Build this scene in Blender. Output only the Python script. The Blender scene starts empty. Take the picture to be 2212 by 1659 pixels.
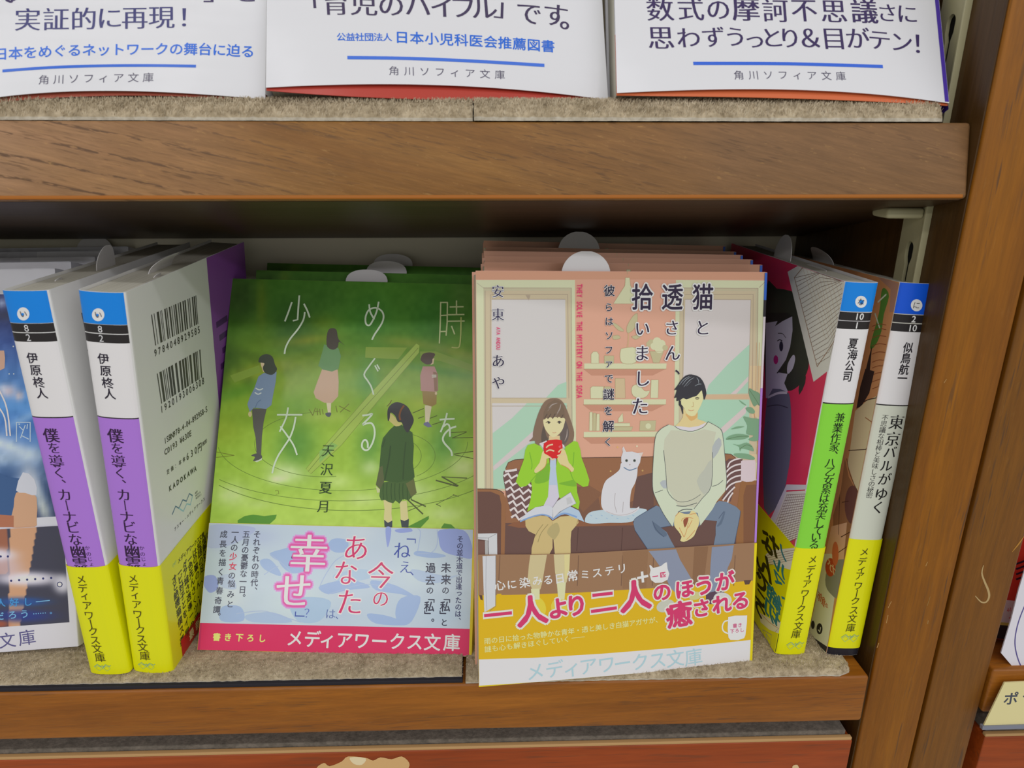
import bpy, bmesh, math, random
import numpy as np
from mathutils import Matrix, Vector, noise
from mathutils.geometry import tessellate_polygon

# ---------------------------------------------------------------- camera, world, light
W_PX, H_PX = 2212.0, 1659.0
Z0 = 0.80                       # height of the lower display shelf above the shop floor (m)
CAM = dict(x=-153.36, y=-225.81, z=193.97, pitch=18.42, yaw=-2.53, roll=-0.66, f=1552.87)   # millimetres, degrees

def RX(a): c, s = math.cos(a), math.sin(a); return np.array([[1, 0, 0], [0, c, -s], [0, s, c]])
def RY(a): c, s = math.cos(a), math.sin(a); return np.array([[c, 0, s], [0, 1, 0], [-s, 0, c]])
def RZ(a): c, s = math.cos(a), math.sin(a); return np.array([[c, -s, 0], [s, c, 0], [0, 0, 1]])
rad = math.radians
CC = np.array([CAM['x'], CAM['y'], CAM['z']])
CR = RZ(rad(CAM['yaw'])) @ RX(-rad(CAM['pitch'])) @ RY(rad(CAM['roll']))

scene = bpy.context.scene
col = scene.collection
cam_data = bpy.data.cameras.new('camera')
cam_data.sensor_width = 36.0
cam_data.lens = CAM['f'] / W_PX * 36.0
cam_data.clip_start = 0.01
cam_data.clip_end = 50
cam = bpy.data.objects.new('camera', cam_data)
col.objects.link(cam)
M = Matrix(((CR[0, 0], CR[0, 2], -CR[0, 1]), (CR[1, 0], CR[1, 2], -CR[1, 1]), (CR[2, 0], CR[2, 2], -CR[2, 1]))).to_4x4()
M.translation = Vector((CC[0] / 1000, CC[1] / 1000, CC[2] / 1000 + Z0))
cam.matrix_world = M
cam_data.dof.use_dof = True
cam_data.dof.focus_distance = 0.29
cam_data.dof.aperture_fstop = 22.0
scene.camera = cam

vs = scene.view_settings
vs.view_transform = 'Standard'
vs.look = 'None'
vs.exposure = -0.52
vs.gamma = 1.0
vs.use_curve_mapping = False
scene.cycles.max_bounces = 6
scene.cycles.diffuse_bounces = 4

world = bpy.data.worlds.new('shop_interior')
scene.world = world
world.use_nodes = True
bg = world.node_tree.nodes['Background']
bg.inputs['Color'].default_value = (1.0, 0.99, 0.90, 1)
bg.inputs['Strength'].default_value = 0.56

def tube_light(name, y, z, length, width, power, colr=(0.99, 0.97, 1.0), x=0.7):
    L = bpy.data.lights.new(name, 'AREA')
    L.shape = 'RECTANGLE'
    L.size = length
    L.size_y = width
    L.energy = power
    L.color = colr
    o = bpy.data.objects.new(name, L)
    col.objects.link(o)
    o.location = (x, y, z)
    d = Vector((-0.15, 0.0, Z0 + 0.1)) - Vector(o.location)
    o.rotation_euler = (math.atan2(d.y, -d.z), 0, 0)
    return o
tube_light('ceiling_tube_near', -1.00, 2.70, 4.8, 0.10, 15)
tube_light('ceiling_tube_middle', -2.3, 2.75, 6.0, 0.12, 35)
tube_light('ceiling_tube_far', -4.6, 2.75, 8.0, 0.14, 66)

# ---------------------------------------------------------------- helpers
GAIN = 1.20                      # print colours as seen -> reflectance
def lin(c):
    c = c / 255.0
    return c / 12.92 if c <= 0.04045 else ((c + 0.055) / 1.055) ** 2.4
def ink(c):
    return tuple(min(0.88, lin(v) * GAIN) for v in c[:3]) + (1.0,)

MATS = {}
def mat_plain(name, rgb, rough=0.6, spec=0.4, metal=0.0, coat=0.0):
    if name in MATS: return MATS[name]
    m = bpy.data.materials.new(name)
    m.use_nodes = True
    b = m.node_tree.nodes['Principled BSDF']
    b.inputs['Base Color'].default_value = tuple(min(.9, lin(v)) for v in rgb) + (1,)
    b.inputs['Roughness'].default_value = rough
    b.inputs['Specular IOR Level'].default_value = spec
    b.inputs['Metallic'].default_value = metal
    b.inputs['Coat Weight'].default_value = coat
    b.inputs['Coat Roughness'].default_value = 0.15
    MATS[name] = m
    return m
def print_mat(name, rough, coat, bump):
    m = bpy.data.materials.new(name)
    m.use_nodes = True
    nt = m.node_tree
    b = nt.nodes['Principled BSDF']
    a = nt.nodes.new('ShaderNodeAttribute'); a.attribute_name = 'Col'
    nt.links.new(a.outputs['Color'], b.inputs['Base Color'])
    b.inputs['Roughness'].default_value = rough
    b.inputs['Coat Weight'].default_value = coat
    b.inputs['Coat Roughness'].default_value = 0.12
    b.inputs['Specular IOR Level'].default_value = 0.35
    tc = nt.nodes.new('ShaderNodeTexCoord')
    n = nt.nodes.new('ShaderNodeTexNoise'); n.inputs['Scale'].default_value = 60; n.inputs['Detail'].default_value = 2
    bp = nt.nodes.new('ShaderNodeBump'); bp.inputs['Strength'].default_value = bump; bp.inputs['Distance'].default_value = 0.001
    nt.links.new(tc.outputs['Object'], n.inputs['Vector']); nt.links.new(n.outputs['Fac'], bp.inputs['Height'])
    nt.links.new(bp.outputs['Normal'], b.inputs['Normal']); nt.links.new(bp.outputs['Normal'], b.inputs['Coat Normal'])
    MATS[name] = m
    return m
M_PRINT = print_mat('printed_glossy_paper', 0.5, 0.22, 0.10)
M_MATTE = print_mat('printed_matte_paper', 0.6, 0.05, 0.06)

def mm(p): return (p[0] / 1000.0, p[1] / 1000.0, p[2] / 1000.0)

def new_obj(name, verts, faces, material=None, parent=None, smooth=False, colors=None):
    me = bpy.data.meshes.new(name)
    me.from_pydata(verts, [], faces)
    if colors is not None:
        ca = me.color_attributes.new('Col', 'FLOAT_COLOR', 'POINT')
        ca.data.foreach_set('color', np.array(colors, dtype=np.float32).ravel())
    me.update()
    if smooth:
        me.polygons.foreach_set('use_smooth', [True] * len(me.polygons))
    o = bpy.data.objects.new(name, me)
    col.objects.link(o)
    if material: me.materials.append(material)
    if parent: o.parent = parent
    return o
def tag(o, label=None, cat=None, group=None, kind=None):
    if label: o['label'] = label
    if cat: o['category'] = cat
    if group: o['group'] = group
    if kind: o['kind'] = kind
    return o

class Pose:
    """frame of a body: u to the right, w into the shelf, v up (millimetres)"""
    def __init__(s, x, y, z, lean=0, yaw=0, roll=0, scale=1.0):
        s.R = RZ(rad(yaw)) @ RY(rad(roll)) @ RX(-rad(lean))
        p = np.array([x, y, z], float)
        s.k = scale
        s.o = CC + (p - CC) * scale
    def world(s, u, w, v): return s.o + s.R @ (np.array([u, w, v], float) * s.k)
    def shifted(s, dx=0, dy=0, dz=0, yaw=0, lean=0):
        q = Pose(0, 0, 0)
        q.k = s.k
        q.o = s.o + np.array([dx, dy, dz], float)
        q.R = RZ(rad(yaw)) @ s.R @ RX(-rad(lean))
        return q
    def moved(s, du=0, dw=0, dv=0, yaw=0, roll=0):
        q = Pose(0, 0, 0)
        q.k = s.k
        q.o = s.world(du, dw, dv)
        q.R = RZ(rad(yaw)) @ s.R @ RY(rad(roll))
        return q
    def matrix(s):
        m = Matrix([list(r) for r in s.R * s.k]).to_4x4()
        m.translation = Vector((s.o[0] / 1000, s.o[1] / 1000, s.o[2] / 1000 + Z0))
        return m
    def ray(s, px, py):
        d = CR @ np.array([(px - W_PX / 2) / CAM['f'], 1.0, -(py - H_PX / 2) / CAM['f']])
        return s.R.T @ (CC - s.o) / s.k, s.R.T @ d / s.k
    def proj(s, u, w, v):
        q = CR.T @ (s.world(u, w, v) - CC)
        return np.array([W_PX / 2 + CAM['f'] * q[0] / q[1], H_PX / 2 - CAM['f'] * q[2] / q[1]])

class Surf:
    """a printable face of a body, with coordinates a (along) and b (up)"""
    def __init__(s, pose, kind, at=0.0, h=None, clamp=None):
        s.clamp = clamp
        s.P, s.kind, s.at, s.h = pose, kind, at, h or (lambda a, b: 0.0)
    def local(s, a, b, off=0.0):
        hh = s.h(a, b) + off
        if s.kind == 'front': return (a, s.at - hh, b)
        if s.kind == 'right': return (s.at + hh, a, b)
        if s.kind == 'left': return (s.at - hh, a, b)
        if s.kind == 'top': return (a, b, s.at + hh)
    def ab(s, px, py, off=0.0):
        o, d = s.P.ray(px, py)
        hh = off
        a = b = 0.0
        for i in range(4):
            if s.kind == 'front':
                t = (s.at - hh - o[1]) / d[1]; q = o + t * d; a, b = q[0], q[2]
            elif s.kind == 'right':
                t = (s.at + hh - o[0]) / d[0]; q = o + t * d; a, b = q[1], q[2]
            elif s.kind == 'left':
                t = (s.at - hh - o[0]) / d[0]; q = o + t * d; a, b = q[1], q[2]
            else:
                t = (s.at + hh - o[2]) / d[2]; q = o + t * d; a, b = q[0], q[1]
            hh = s.h(a, b) + off
        if s.clamp:
            a = min(max(a, s.clamp[0]), s.clamp[1]); b = min(max(b, s.clamp[2]), s.clamp[3])
        return a, b
    def px(s, a, b): return s.P.proj(*s.local(a, b))

def smooth_pts(pts, n=5, closed=True):
    out = []
    N = len(pts)
    rng = range(N) if closed else range(N - 1)
    for i in rng:
        if closed: p0, p1, p2, p3 = pts[i - 1], pts[i], pts[(i + 1) % N], pts[(i + 2) % N]
        else: p0, p1, p2, p3 = pts[max(i - 1, 0)], pts[i], pts[i + 1], pts[min(i + 2, N - 1)]
        for k in range(n):
            t = k / n
            out.append(tuple(0.5 * ((2 * p1[j]) + (-p0[j] + p2[j]) * t + (2 * p0[j] - 5 * p1[j] + 4 * p2[j] - p3[j]) * t * t
                                    + (-p0[j] + 3 * p1[j] - 3 * p2[j] + p3[j]) * t ** 3) for j in (0, 1)))
    if not closed: out.append(tuple(pts[-1]))
    return out

GLYPH, AREA, FULL = {}, {}, {}
def glyph(ch, off=0.0):
    k = (ch, off)
    if k in GLYPH: return GLYPH[k]
    c = bpy.data.curves.new('glyph', 'FONT')
    c.body = ch
    c.size = 1.0
    c.resolution_u = 3
    c.offset = off
    o = bpy.data.objects.new('glyph', c)
    tmp_scene.collection.objects.link(o)
    tmp_scene.view_layers[0].update()
    dg = tmp_scene.view_layers[0].depsgraph
    dg.update()
    me = bpy.data.meshes.new_from_object(o.evaluated_get(dg), depsgraph=dg)
    co = np.zeros(len(me.vertices) * 3); me.vertices.foreach_get('co', co)
    co = co.reshape(-1, 3)[:, :2]
    fs = [tuple(p.vertices) for p in me.polygons]
    area = sum(p.area for p in me.polygons)
    bpy.data.objects.remove(o); bpy.data.curves.remove(c); bpy.data.meshes.remove(me)
    AREA[k] = area
    if off < 0:          # thinning breaks some dense glyphs: keep the plain outline there
        glyph(ch, 0.0)
        full = FULL[ch]
        if area < AREA[(ch, 0.0)] * {-0.008: .74, -0.010: .68, -0.011: .66, -0.014: .55}[off] or (len(co) and np.abs(np.array([co.min(0), co.max(0)]) - full).max() > 0.035):
            GLYPH[k] = GLYPH[(ch, 0.0)]
            return GLYPH[k]
    elif len(co): FULL[ch] = np.array([co.min(0), co.max(0)])
    else: FULL[ch] = np.zeros((2, 2))
    if ord(ch) > 0x2fff:
        cen = np.array([0.5, 0.38])          # full-width em box
        if ch in '！？＆' and len(co): cen[0] = (co[:, 0].min() + co[:, 0].max()) / 2
    elif len(co):
        cen = np.array([(co[:, 0].min() + co[:, 0].max()) / 2, 0.34])
    else: cen = np.zeros(2)
    GLYPH[k] = (co - cen if len(co) else co, fs)
    return GLYPH[k]
tmp_scene = bpy.data.scenes.new('glyph_workshop')

class Art:
    """flat print on a face; layers lie a few hundredths of a millimetre apart"""
    def __init__(s, surf, base=0.04, step=0.012):
        s.S, s.v, s.f, s.c = surf, [], [], []
        s.base, s.step = base, step
    def off(s, layer): return s.base + s.step * layer
    def _add(s, abs_, faces, color, layer, extra=0.0):
        n = len(s.v)
        s.q = (getattr(s, 'q', 0) + 1) % 13
        o = s.off(layer) + extra + s.q * 0.0007
        for a, b in abs_:
            s.v.append(mm(s.S.local(a, b, o)))
        s.c += [color if len(color) == 4 else ink(color)] * len(abs_)
        for f in faces: s.f.append(tuple(i + n for i in f))
    def poly(s, pts, color, layer=1, smooth=0, space='px'):
        if smooth: pts = smooth_pts(pts, smooth)
        ab = [s.S.ab(*p, s.off(layer)) for p in pts] if space == 'px' else list(pts)
        tri = tessellate_polygon([[Vector((a, b, 0)) for a, b in ab]])
        s._add(ab, tri, color, layer)
    def rect(s, a0, b0, a1, b1, color, layer=1, na=10, nb=1):
        v = [(a0 + (a1 - a0) * i / na, b0 + (b1 - b0) * j / nb) for j in range(nb + 1) for i in range(na + 1)]
        f = [(j * (na + 1) + i, j * (na + 1) + i + 1, (j + 1) * (na + 1) + i + 1, (j + 1) * (na + 1) + i) for j in range(nb) for i in range(na)]
        s._add(v, f, color, layer)
    def quad(s, p, color, layer=1, na=8, nb=4):
        """p: four px corners TL TR BR BL"""
        ab = [s.S.ab(*q) for q in p]
        s.quad_ab(ab, color, layer, na, nb)
    def quad_ab(s, ab, color, layer=1, na=8, nb=4):
        v = []
        for j in range(nb + 1):
            for i in range(na + 1):
                x, y = i / na, j / nb
                v.append(tuple((1 - y) * ((1 - x) * ab[0][k] + x * ab[1][k]) + y * ((1 - x) * ab[3][k] + x * ab[2][k]) for k in (0, 1)))
        f = [(j * (na + 1) + i, j * (na + 1) + i + 1, (j + 1) * (na + 1) + i + 1, (j + 1) * (na + 1) + i) for j in range(nb) for i in range(na)]
        s._add(v, f, color, layer)
    def stroke(s, pts, width, color, layer=2, smooth=4, space='px', taper=0.0, cap=True):
        """ribbon; width in px of the photograph's frame (or mm in ab space)"""
        if smooth and len(pts) > 2: pts = smooth_pts(pts, smooth, closed=False)
        if space == 'px':
            ab = [s.S.ab(*p, s.off(layer)) for p in pts]
            m = ab[len(ab) // 2]
            q = s.S.px(m[0], m[1] + 1.0) - s.S.px(*m)
            width = width / max(1e-6, math.hypot(*q))
        else: ab = list(pts)
        n = len(ab)
        L, R = [], []
        for i in range(n):
            a = np.array(ab[max(i - 1, 0)]); b = np.array(ab[min(i + 1, n - 1)])
            d = b - a
            d = d / (np.linalg.norm(d) + 1e-9)
            nrm = np.array([-d[1], d[0]])
            w = width / 2 * (1 - taper * abs(2 * i / (n - 1) - 1) ** 2 if n > 1 else 1)
            p = np.array(ab[i], float)
            if cap and i == 0: p = p - d * width * .3
            if cap and i == n - 1: p = p + d * width * .3
            L.append(tuple(p + nrm * w)); R.append(tuple(p - nrm * w))
        v = L + R
        s._add(v, [(i, i + 1, n + i + 1, n + i) for i in range(n - 1)], color, layer)
    def ellipse(s, cx, cy, rx, ry, color, layer=2, rot=0, n=24, space='px'):
        r = rad(rot)
        pts = [(cx + rx * math.cos(t) * math.cos(r) - ry * math.sin(t) * math.sin(r),
                cy + rx * math.cos(t) * math.sin(r) + ry * math.sin(t) * math.cos(r)) for t in [2 * math.pi * i / n for i in range(n)]]
        s.poly(pts, color, layer, 0, space)
    def char(s, ch, a, b, size, color, layer=3, rot=0, sx=1.0, style='regular', vertical=False, outline=None, shear=0.0, squash=1.0):
        if ch in ' \u3000': return
        r = rad(rot)
        dx = dy = 0
        if vertical:
            if ch in 'ー…―—〜':
                r -= math.pi / 2
            elif ch in '「」（）(){}':
                r -= math.pi / 2
            elif ch in '、。':
                dx, dy = 0.58, 0.58
            elif ch in 'っゃゅょッャュョァィゥェォぁぃぅぇぉ':
                dx, dy = 0.08, 0.06
        if ch == '。' and not vertical: dx = 0.3
        c, sn = math.cos(r), math.sin(r)
        def put(off, shifts, colr, lay):
            co, fs = glyph(ch, off)
            if not len(co): return
            for k, (ox, oy) in enumerate(shifts):
                x = (co[:, 0] + ox + dx) ; y = co[:, 1] + oy + dy
                x = (x + shear * y) * squash
                X = (x * c - y * sn) * sx * size; Y = (x * sn + y * c) * size
                s._add([(a + xx, b + yy) for xx, yy in zip(X, Y)], fs, colr, lay, 0.0)
        if outline:
            ow, oc = outline
            put(0.0, [(ow * math.cos(t), ow * math.sin(t)) for t in [2 * math.pi * i / 10 for i in range(10)]], oc, layer - 1)
        if style == 'regular': put(0.0, [(0, 0)], color, layer)
        elif style == 'thin': put(-0.010, [(0, 0)], color, layer)
        elif style == 'bold': put(0.0, [(-.018, 0), (.018, 0), (0, .016), (0, -.016)], color, layer)
        elif style == 'heavy': put(0.0, [(.034 * math.cos(t), .034 * math.sin(t)) for t in [2 * math.pi * i / 8 for i in range(8)]], color, layer)
        elif style == 'mincho': put(-0.011, [(-.013, 0), (0, 0), (.013, 0)], color, layer)
        elif style == 'mincho_bold': put(-0.008, [(-.020, 0), (-.010, 0), (0, .002), (.010, 0), (.020, 0)], color, layer)
        elif style == 'mincho_light': put(-0.014, [(-.006, 0), (.006, 0)], color, layer)
    def text(s, txt, pts, size, color, layer=3, style='regular', vertical=False, sx=1.0, rot=None, outline=None, turn=0, shear=0.0, lift=0.0, squash=1.0):
        """txt set with glyph centres running along the px points; size in px (glyph height)"""
        n = len(txt)
        P = [np.array(s.S.ab(*p, s.off(layer))) for p in pts]
        if len(pts) == n and n > 1: C = P
        else:
            d = [0.0]
            for i in range(1, len(P)): d.append(d[-1] + np.linalg.norm(P[i] - P[i - 1]))
            C = []
            for i in range(n):
                t = d[-1] * (i / (n - 1) if n > 1 else 0)
                for k in range(1, len(P)):
                    if t <= d[k] + 1e-9 or k == len(P) - 1:
                        q = (t - d[k - 1]) / max(1e-9, d[k] - d[k - 1]); C.append(P[k - 1] + (P[k] - P[k - 1]) * q); break
                else: C.append(P[0])
        for i, ch in enumerate(txt):
            a, b = C[i]
            q = s.S.px(a, b + 1.0) - s.S.px(a, b)
            k = size[i] if isinstance(size, (list, tuple)) else size
            sz = k / max(1e-6, math.hypot(*q))
            if rot is None and not vertical and n > 1:
                i0, i1 = max(i - 1, 0), min(i + 1, n - 1)
                dd = C[i1] - C[i0]
                r = math.degrees(math.atan2(dd[1], dd[0]))
            else: r = rot or 0
            s.char(ch, a, b, sz, color, layer, r + turn, sx, style, vertical, outline, shear, squash)
    def build(s, name, parent, material=None):
        if not s.v: return None
        return new_obj(name, s.v, s.f, material or M_PRINT, parent, colors=s.c)

def painted_grid(surf, a0, b0, a1, b1, na, nb, fn, off, name, parent, material=None, edge=None):
    """smooth colour print: fn(px array, py array) -> rgb arrays (0..255)"""
    A = np.linspace(a0, a1, na + 1); B = np.linspace(b0, b1, nb + 1)
    verts = []; PX = np.zeros((nb + 1, na + 1)); PY = np.zeros_like(PX)
    c00, c10, c01, c11 = (surf.px(a0, b0), surf.px(a1, b0), surf.px(a0, b1), surf.px(a1, b1))
    for j, b in enumerate(B):
        for i, a in enumerate(A):
            bb = b
            if edge: bb = edge(a, b)
            L = surf.local(a, bb, off)
            verts.append(mm(L))
            q = surf.P.proj(*L)
            PX[j, i], PY[j, i] = q
    rgb = np.clip(fn(PX, PY), 0, 255) / 255.0
    l = np.where(rgb <= 0.04045, rgb / 12.92, ((rgb + 0.055) / 1.055) ** 2.4) * GAIN
    l = np.minimum(l, 0.88)
    c = np.concatenate([l.reshape(-1, 3), np.ones((l.shape[0] * l.shape[1], 1))], axis=1)
    f = [(j * (na + 1) + i, j * (na + 1) + i + 1, (j + 1) * (na + 1) + i + 1, (j + 1) * (na + 1) + i) for j in range(nb) for i in range(na)]
    return new_obj(name, verts, f, material or M_PRINT, parent, smooth=True, colors=c)

class Paint:
    def __init__(s, PX, PY, base): s.X, s.Y = PX, PY; s.c = np.ones(PX.shape + (3,)) * np.array(base, float)
    def mix(s, m, colr): s.c = s.c * (1 - m[..., None]) + np.array(colr, float) * m[..., None]
    def blob(s, x, y, rx, ry, colr, alpha=1.0, rot=0, hard=1.0):
        r = rad(rot); dx, dy = s.X - x, s.Y - y
        u = (dx * math.cos(r) + dy * math.sin(r)) / rx; v = (-dx * math.sin(r) + dy * math.cos(r)) / ry
        d = u * u + v * v
        s.mix(alpha * np.exp(-d ** hard), colr)
    def grad(s, stops):
        ys = [q[0] for q in stops]
        for k in range(3): s.c[..., k] = np.interp(s.Y, ys, [q[1][k] for q in stops])
    def speckle(s, amp, sc, seed=0):
        rng = np.random.RandomState(seed); G = rng.rand(64, 64)
        x = (s.X / sc) % 63; y = (s.Y / sc) % 63
        xi, yi = x.astype(int), y.astype(int); fx, fy = x - xi, y - yi
        fx = fx * fx * (3 - 2 * fx); fy = fy * fy * (3 - 2 * fy)
        g = G[yi, xi] * (1 - fx) * (1 - fy) + G[yi, xi + 1] * fx * (1 - fy) + G[yi + 1, xi] * (1 - fx) * fy + G[yi + 1, xi + 1] * fx * fy
        s.c += ((g - .5) * 2 * amp)[..., None]
        return g

def box_obj(name, x0, y0, z0, x1, y1, z1, material, parent=None, bevel=0.0, xf=None):
    """box in millimetres with rounded edges; xf maps mm point -> mm point"""
    bm = bmesh.new()
    bmesh.ops.create_cube(bm, size=1.0)
    for v in bm.verts:
        v.co = Vector(((x0 + x1) / 2 + v.co.x * (x1 - x0), (y0 + y1) / 2 + v.co.y * (y1 - y0), (z0 + z1) / 2 + v.co.z * (z1 - z0)))
    if bevel: bmesh.ops.bevel(bm, geom=list(bm.edges), offset=bevel, segments=3, affect='EDGES', profile=0.5)
    for v in bm.verts:
        p = xf(*v.co) if xf else v.co
        v.co = Vector((p[0] / 1000, p[1] / 1000, p[2] / 1000 + (0 if parent_local(parent) else Z0)))
    me = bpy.data.meshes.new(name); bm.to_mesh(me); bm.free()
    me.materials.append(material)
    if bevel:
        me.polygons.foreach_set('use_smooth', [True] * len(me.polygons))
        me.set_sharp_from_angle(angle=rad(50))
    o = bpy.data.objects.new(name, me); col.objects.link(o)
    if parent: o.parent = parent
    return o
def parent_local(p): return p is not None and p.get('local_z')
# ---------------------------------------------------------------- wood
def wood(name, c1, c2, along='x', scale=1.0, pore=0.5, rot=0.0, rough=0.42, coat=0.08, xgrad=None, worn=0.25, vein=False, pore_col=(86, 60, 38)):
    m = bpy.data.materials.new(name)
    m.use_nodes = True
    nt = m.node_tree; N = nt.nodes; L = nt.links
    b = N['Principled BSDF']
    tc = N.new('ShaderNodeTexCoord')
    mp = N.new('ShaderNodeMapping'); L.new(tc.outputs['Object'], mp.inputs['Vector'])
    mp.inputs['Rotation'].default_value = (0, rad(rot), 0)
    s = {'x': (6, 60, 60), 'z': (60, 60, 5)}[along]
    def nz(mult, detail, rough_, dist=0.0, stretch=1.0):
        mm_ = N.new('ShaderNodeMapping'); L.new(mp.outputs['Vector'], mm_.inputs['Vector'])
        sc = [v * mult * scale for v in s]
        k = 0 if along == 'x' else 2
        sc[k] *= stretch
        mm_.inputs['Scale'].default_value = sc
        n = N.new('ShaderNodeTexNoise'); n.inputs['Scale'].default_value = 1; n.inputs['Detail'].default_value = detail
        n.inputs['Roughness'].default_value = rough_; n.inputs['Distortion'].default_value = dist
        L.new(mm_.outputs['Vector'], n.inputs['Vector'])
        return n
    def ramp(src, p0, p1, v0=(0, 0, 0, 1), v1=(1, 1, 1, 1)):
        r = N.new('ShaderNodeValToRGB'); r.color_ramp.elements[0].position = p0; r.color_ramp.elements[1].position = p1
        r.color_ramp.elements[0].color = v0; r.color_ramp.elements[1].color = v1
        L.new(src, r.inputs['Fac']); return r
    def mix(fac, a, bcol, mode='MIX'):
        x = N.new('ShaderNodeMix'); x.data_type = 'RGBA'; x.blend_type = mode
        if isinstance(fac, float): x.inputs['Factor'].default_value = fac
        else: L.new(fac, x.inputs['Factor'])
        for sock, v in (('A', a), ('B', bcol)):
            tgt = [i for i in x.inputs if i.name == sock and i.type == 'RGBA'][0]
            if isinstance(v, tuple): tgt.default_value = v
            else: L.new(v, tgt)
        return [o for o in x.outputs if o.type == 'RGBA'][0]
    lc = lambda c: tuple(lin(v) for v in c) + (1,)
    base = nz(1.0, 5, 0.6, 0.6)
    r1 = ramp(base.outputs['Fac'], 0.3, 0.7)
    c = mix(r1.outputs['Color'], lc(c1), lc(c2))
    if xgrad:      # this board is redder and paler towards its left part
        sep = N.new('ShaderNodeSeparateXYZ'); L.new(tc.outputs['Object'], sep.inputs['Vector'])
        big = N.new('ShaderNodeTexNoise'); big.inputs['Scale'].default_value = 22; L.new(tc.outputs['Object'], big.inputs['Vector'])
        ad = N.new('ShaderNodeMath'); ad.operation = 'MULTIPLY_ADD'; L.new(big.outputs['Fac'], ad.inputs[0]); ad.inputs[1].default_value = 0.09; L.new(sep.outputs['X'], ad.inputs[2])
        mr = N.new('ShaderNodeMapRange'); L.new(ad.outputs[0], mr.inputs['Value'])
        mr.inputs['From Min'].default_value = xgrad[0]; mr.inputs['From Max'].default_value = xgrad[1]
        c = mix(mr.outputs['Result'], lc(xgrad[2]), c)
        if len(xgrad) > 3:
            mr2 = N.new('ShaderNodeMapRange'); L.new(ad.outputs[0], mr2.inputs['Value'])
            mr2.inputs['From Min'].default_value = xgrad[3]; mr2.inputs['From Max'].default_value = xgrad[4]
            c = mix(mr2.outputs['Result'], c, lc(xgrad[5]))
    fine = nz(7.0, 4, 0.75, 0.2, 0.7)
    r2 = ramp(fine.outputs['Fac'], 0.35, 0.75, (0.72, 0.70, 0.66, 1), (1.2, 1.17, 1.12, 1))
    c = mix(0.75, c, r2.outputs['Color'], 'MULTIPLY')
    po = nz(20.0, 2, 0.6, 0.0, 0.55)
    r3 = ramp(po.outputs['Fac'], 0.56, 0.66)
    band = nz(1.6, 2, 0.5, 0.4)
    r4 = ramp(band.outputs['Fac'], 0.46, 0.6)
    mu = N.new('ShaderNodeMath'); mu.operation = 'MULTIPLY'; L.new(r3.outputs['Color'], mu.inputs[0]); L.new(r4.outputs['Color'], mu.inputs[1])
    mu2 = N.new('ShaderNodeMath'); mu2.operation = 'MULTIPLY'; L.new(mu.outputs[0], mu2.inputs[0]); mu2.inputs[1].default_value = pore
    c = mix(mu2.outputs[0], c, lc(pore_col))
    if vein:       # rows of dark pores running down to the right through the paler part
        vm = N.new('ShaderNodeMapping'); L.new(tc.outputs['Object'], vm.inputs['Vector']); vm.inputs['Rotation'].default_value = (0, rad(-11), 0)
        wv = N.new('ShaderNodeTexWave'); wv.wave_type = 'BANDS'; wv.bands_direction = 'Z'; wv.inputs['Scale'].default_value = 52
        wv.inputs['Distortion'].default_value = 1.6; wv.inputs['Detail'].default_value = 2; wv.inputs['Detail Scale'].default_value = 0.5
        L.new(vm.outputs['Vector'], wv.inputs['Vector'])
        rw = ramp(wv.outputs['Fac'], 0.92, 0.99)
        dn = nz(16.0, 2, 0.6, 0.0, 1.5)
        rd = ramp(dn.outputs['Fac'], 0.46, 0.54)
        vmu = N.new('ShaderNodeMath'); vmu.operation = 'MULTIPLY'; L.new(rw.outputs['Color'], vmu.inputs[0]); L.new(rd.outputs['Color'], vmu.inputs[1])
        sx_ = N.new('ShaderNodeSeparateXYZ'); L.new(tc.outputs['Object'], sx_.inputs['Vector'])
        lm = N.new('ShaderNodeMapRange'); L.new(sx_.outputs['X'], lm.inputs['Value']); lm.inputs['From Min'].default_value = -0.16; lm.inputs['From Max'].default_value = -0.26; lm.inputs['To Max'].default_value = 0.8
        vm2 = N.new('ShaderNodeMath'); vm2.operation = 'MULTIPLY'; L.new(vmu.outputs[0], vm2.inputs[0]); L.new(lm.outputs['Result'], vm2.inputs[1])
        c = mix(vm2.outputs[0], c, lc((92, 66, 46)))
    sp = nz(11.0, 4, 0.75, 0.3, 2.2)
    r5 = ramp(sp.outputs['Fac'], 0.60, 0.78)
    mu3 = N.new('ShaderNodeMath'); mu3.operation = 'MULTIPLY'; L.new(r5.outputs['Color'], mu3.inputs[0]); mu3.inputs[1].default_value = worn
    c = mix(mu3.outputs[0], c, lc((205, 160, 95)))
    L.new(c, b.inputs['Base Color'])
    b.inputs['Roughness'].default_value = rough
    b.inputs['Coat Weight'].default_value = coat; b.inputs['Coat Roughness'].default_value = 0.3
    b.inputs['Specular IOR Level'].default_value = 0.35
    bp = N.new('ShaderNodeBump'); bp.inputs['Strength'].default_value = 0.25; bp.inputs['Distance'].default_value = 0.0004
    L.new(po.outputs['Fac'], bp.inputs['Height']); L.new(bp.outputs['Normal'], b.inputs['Normal'])
    MATS[name] = m
    return m

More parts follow.
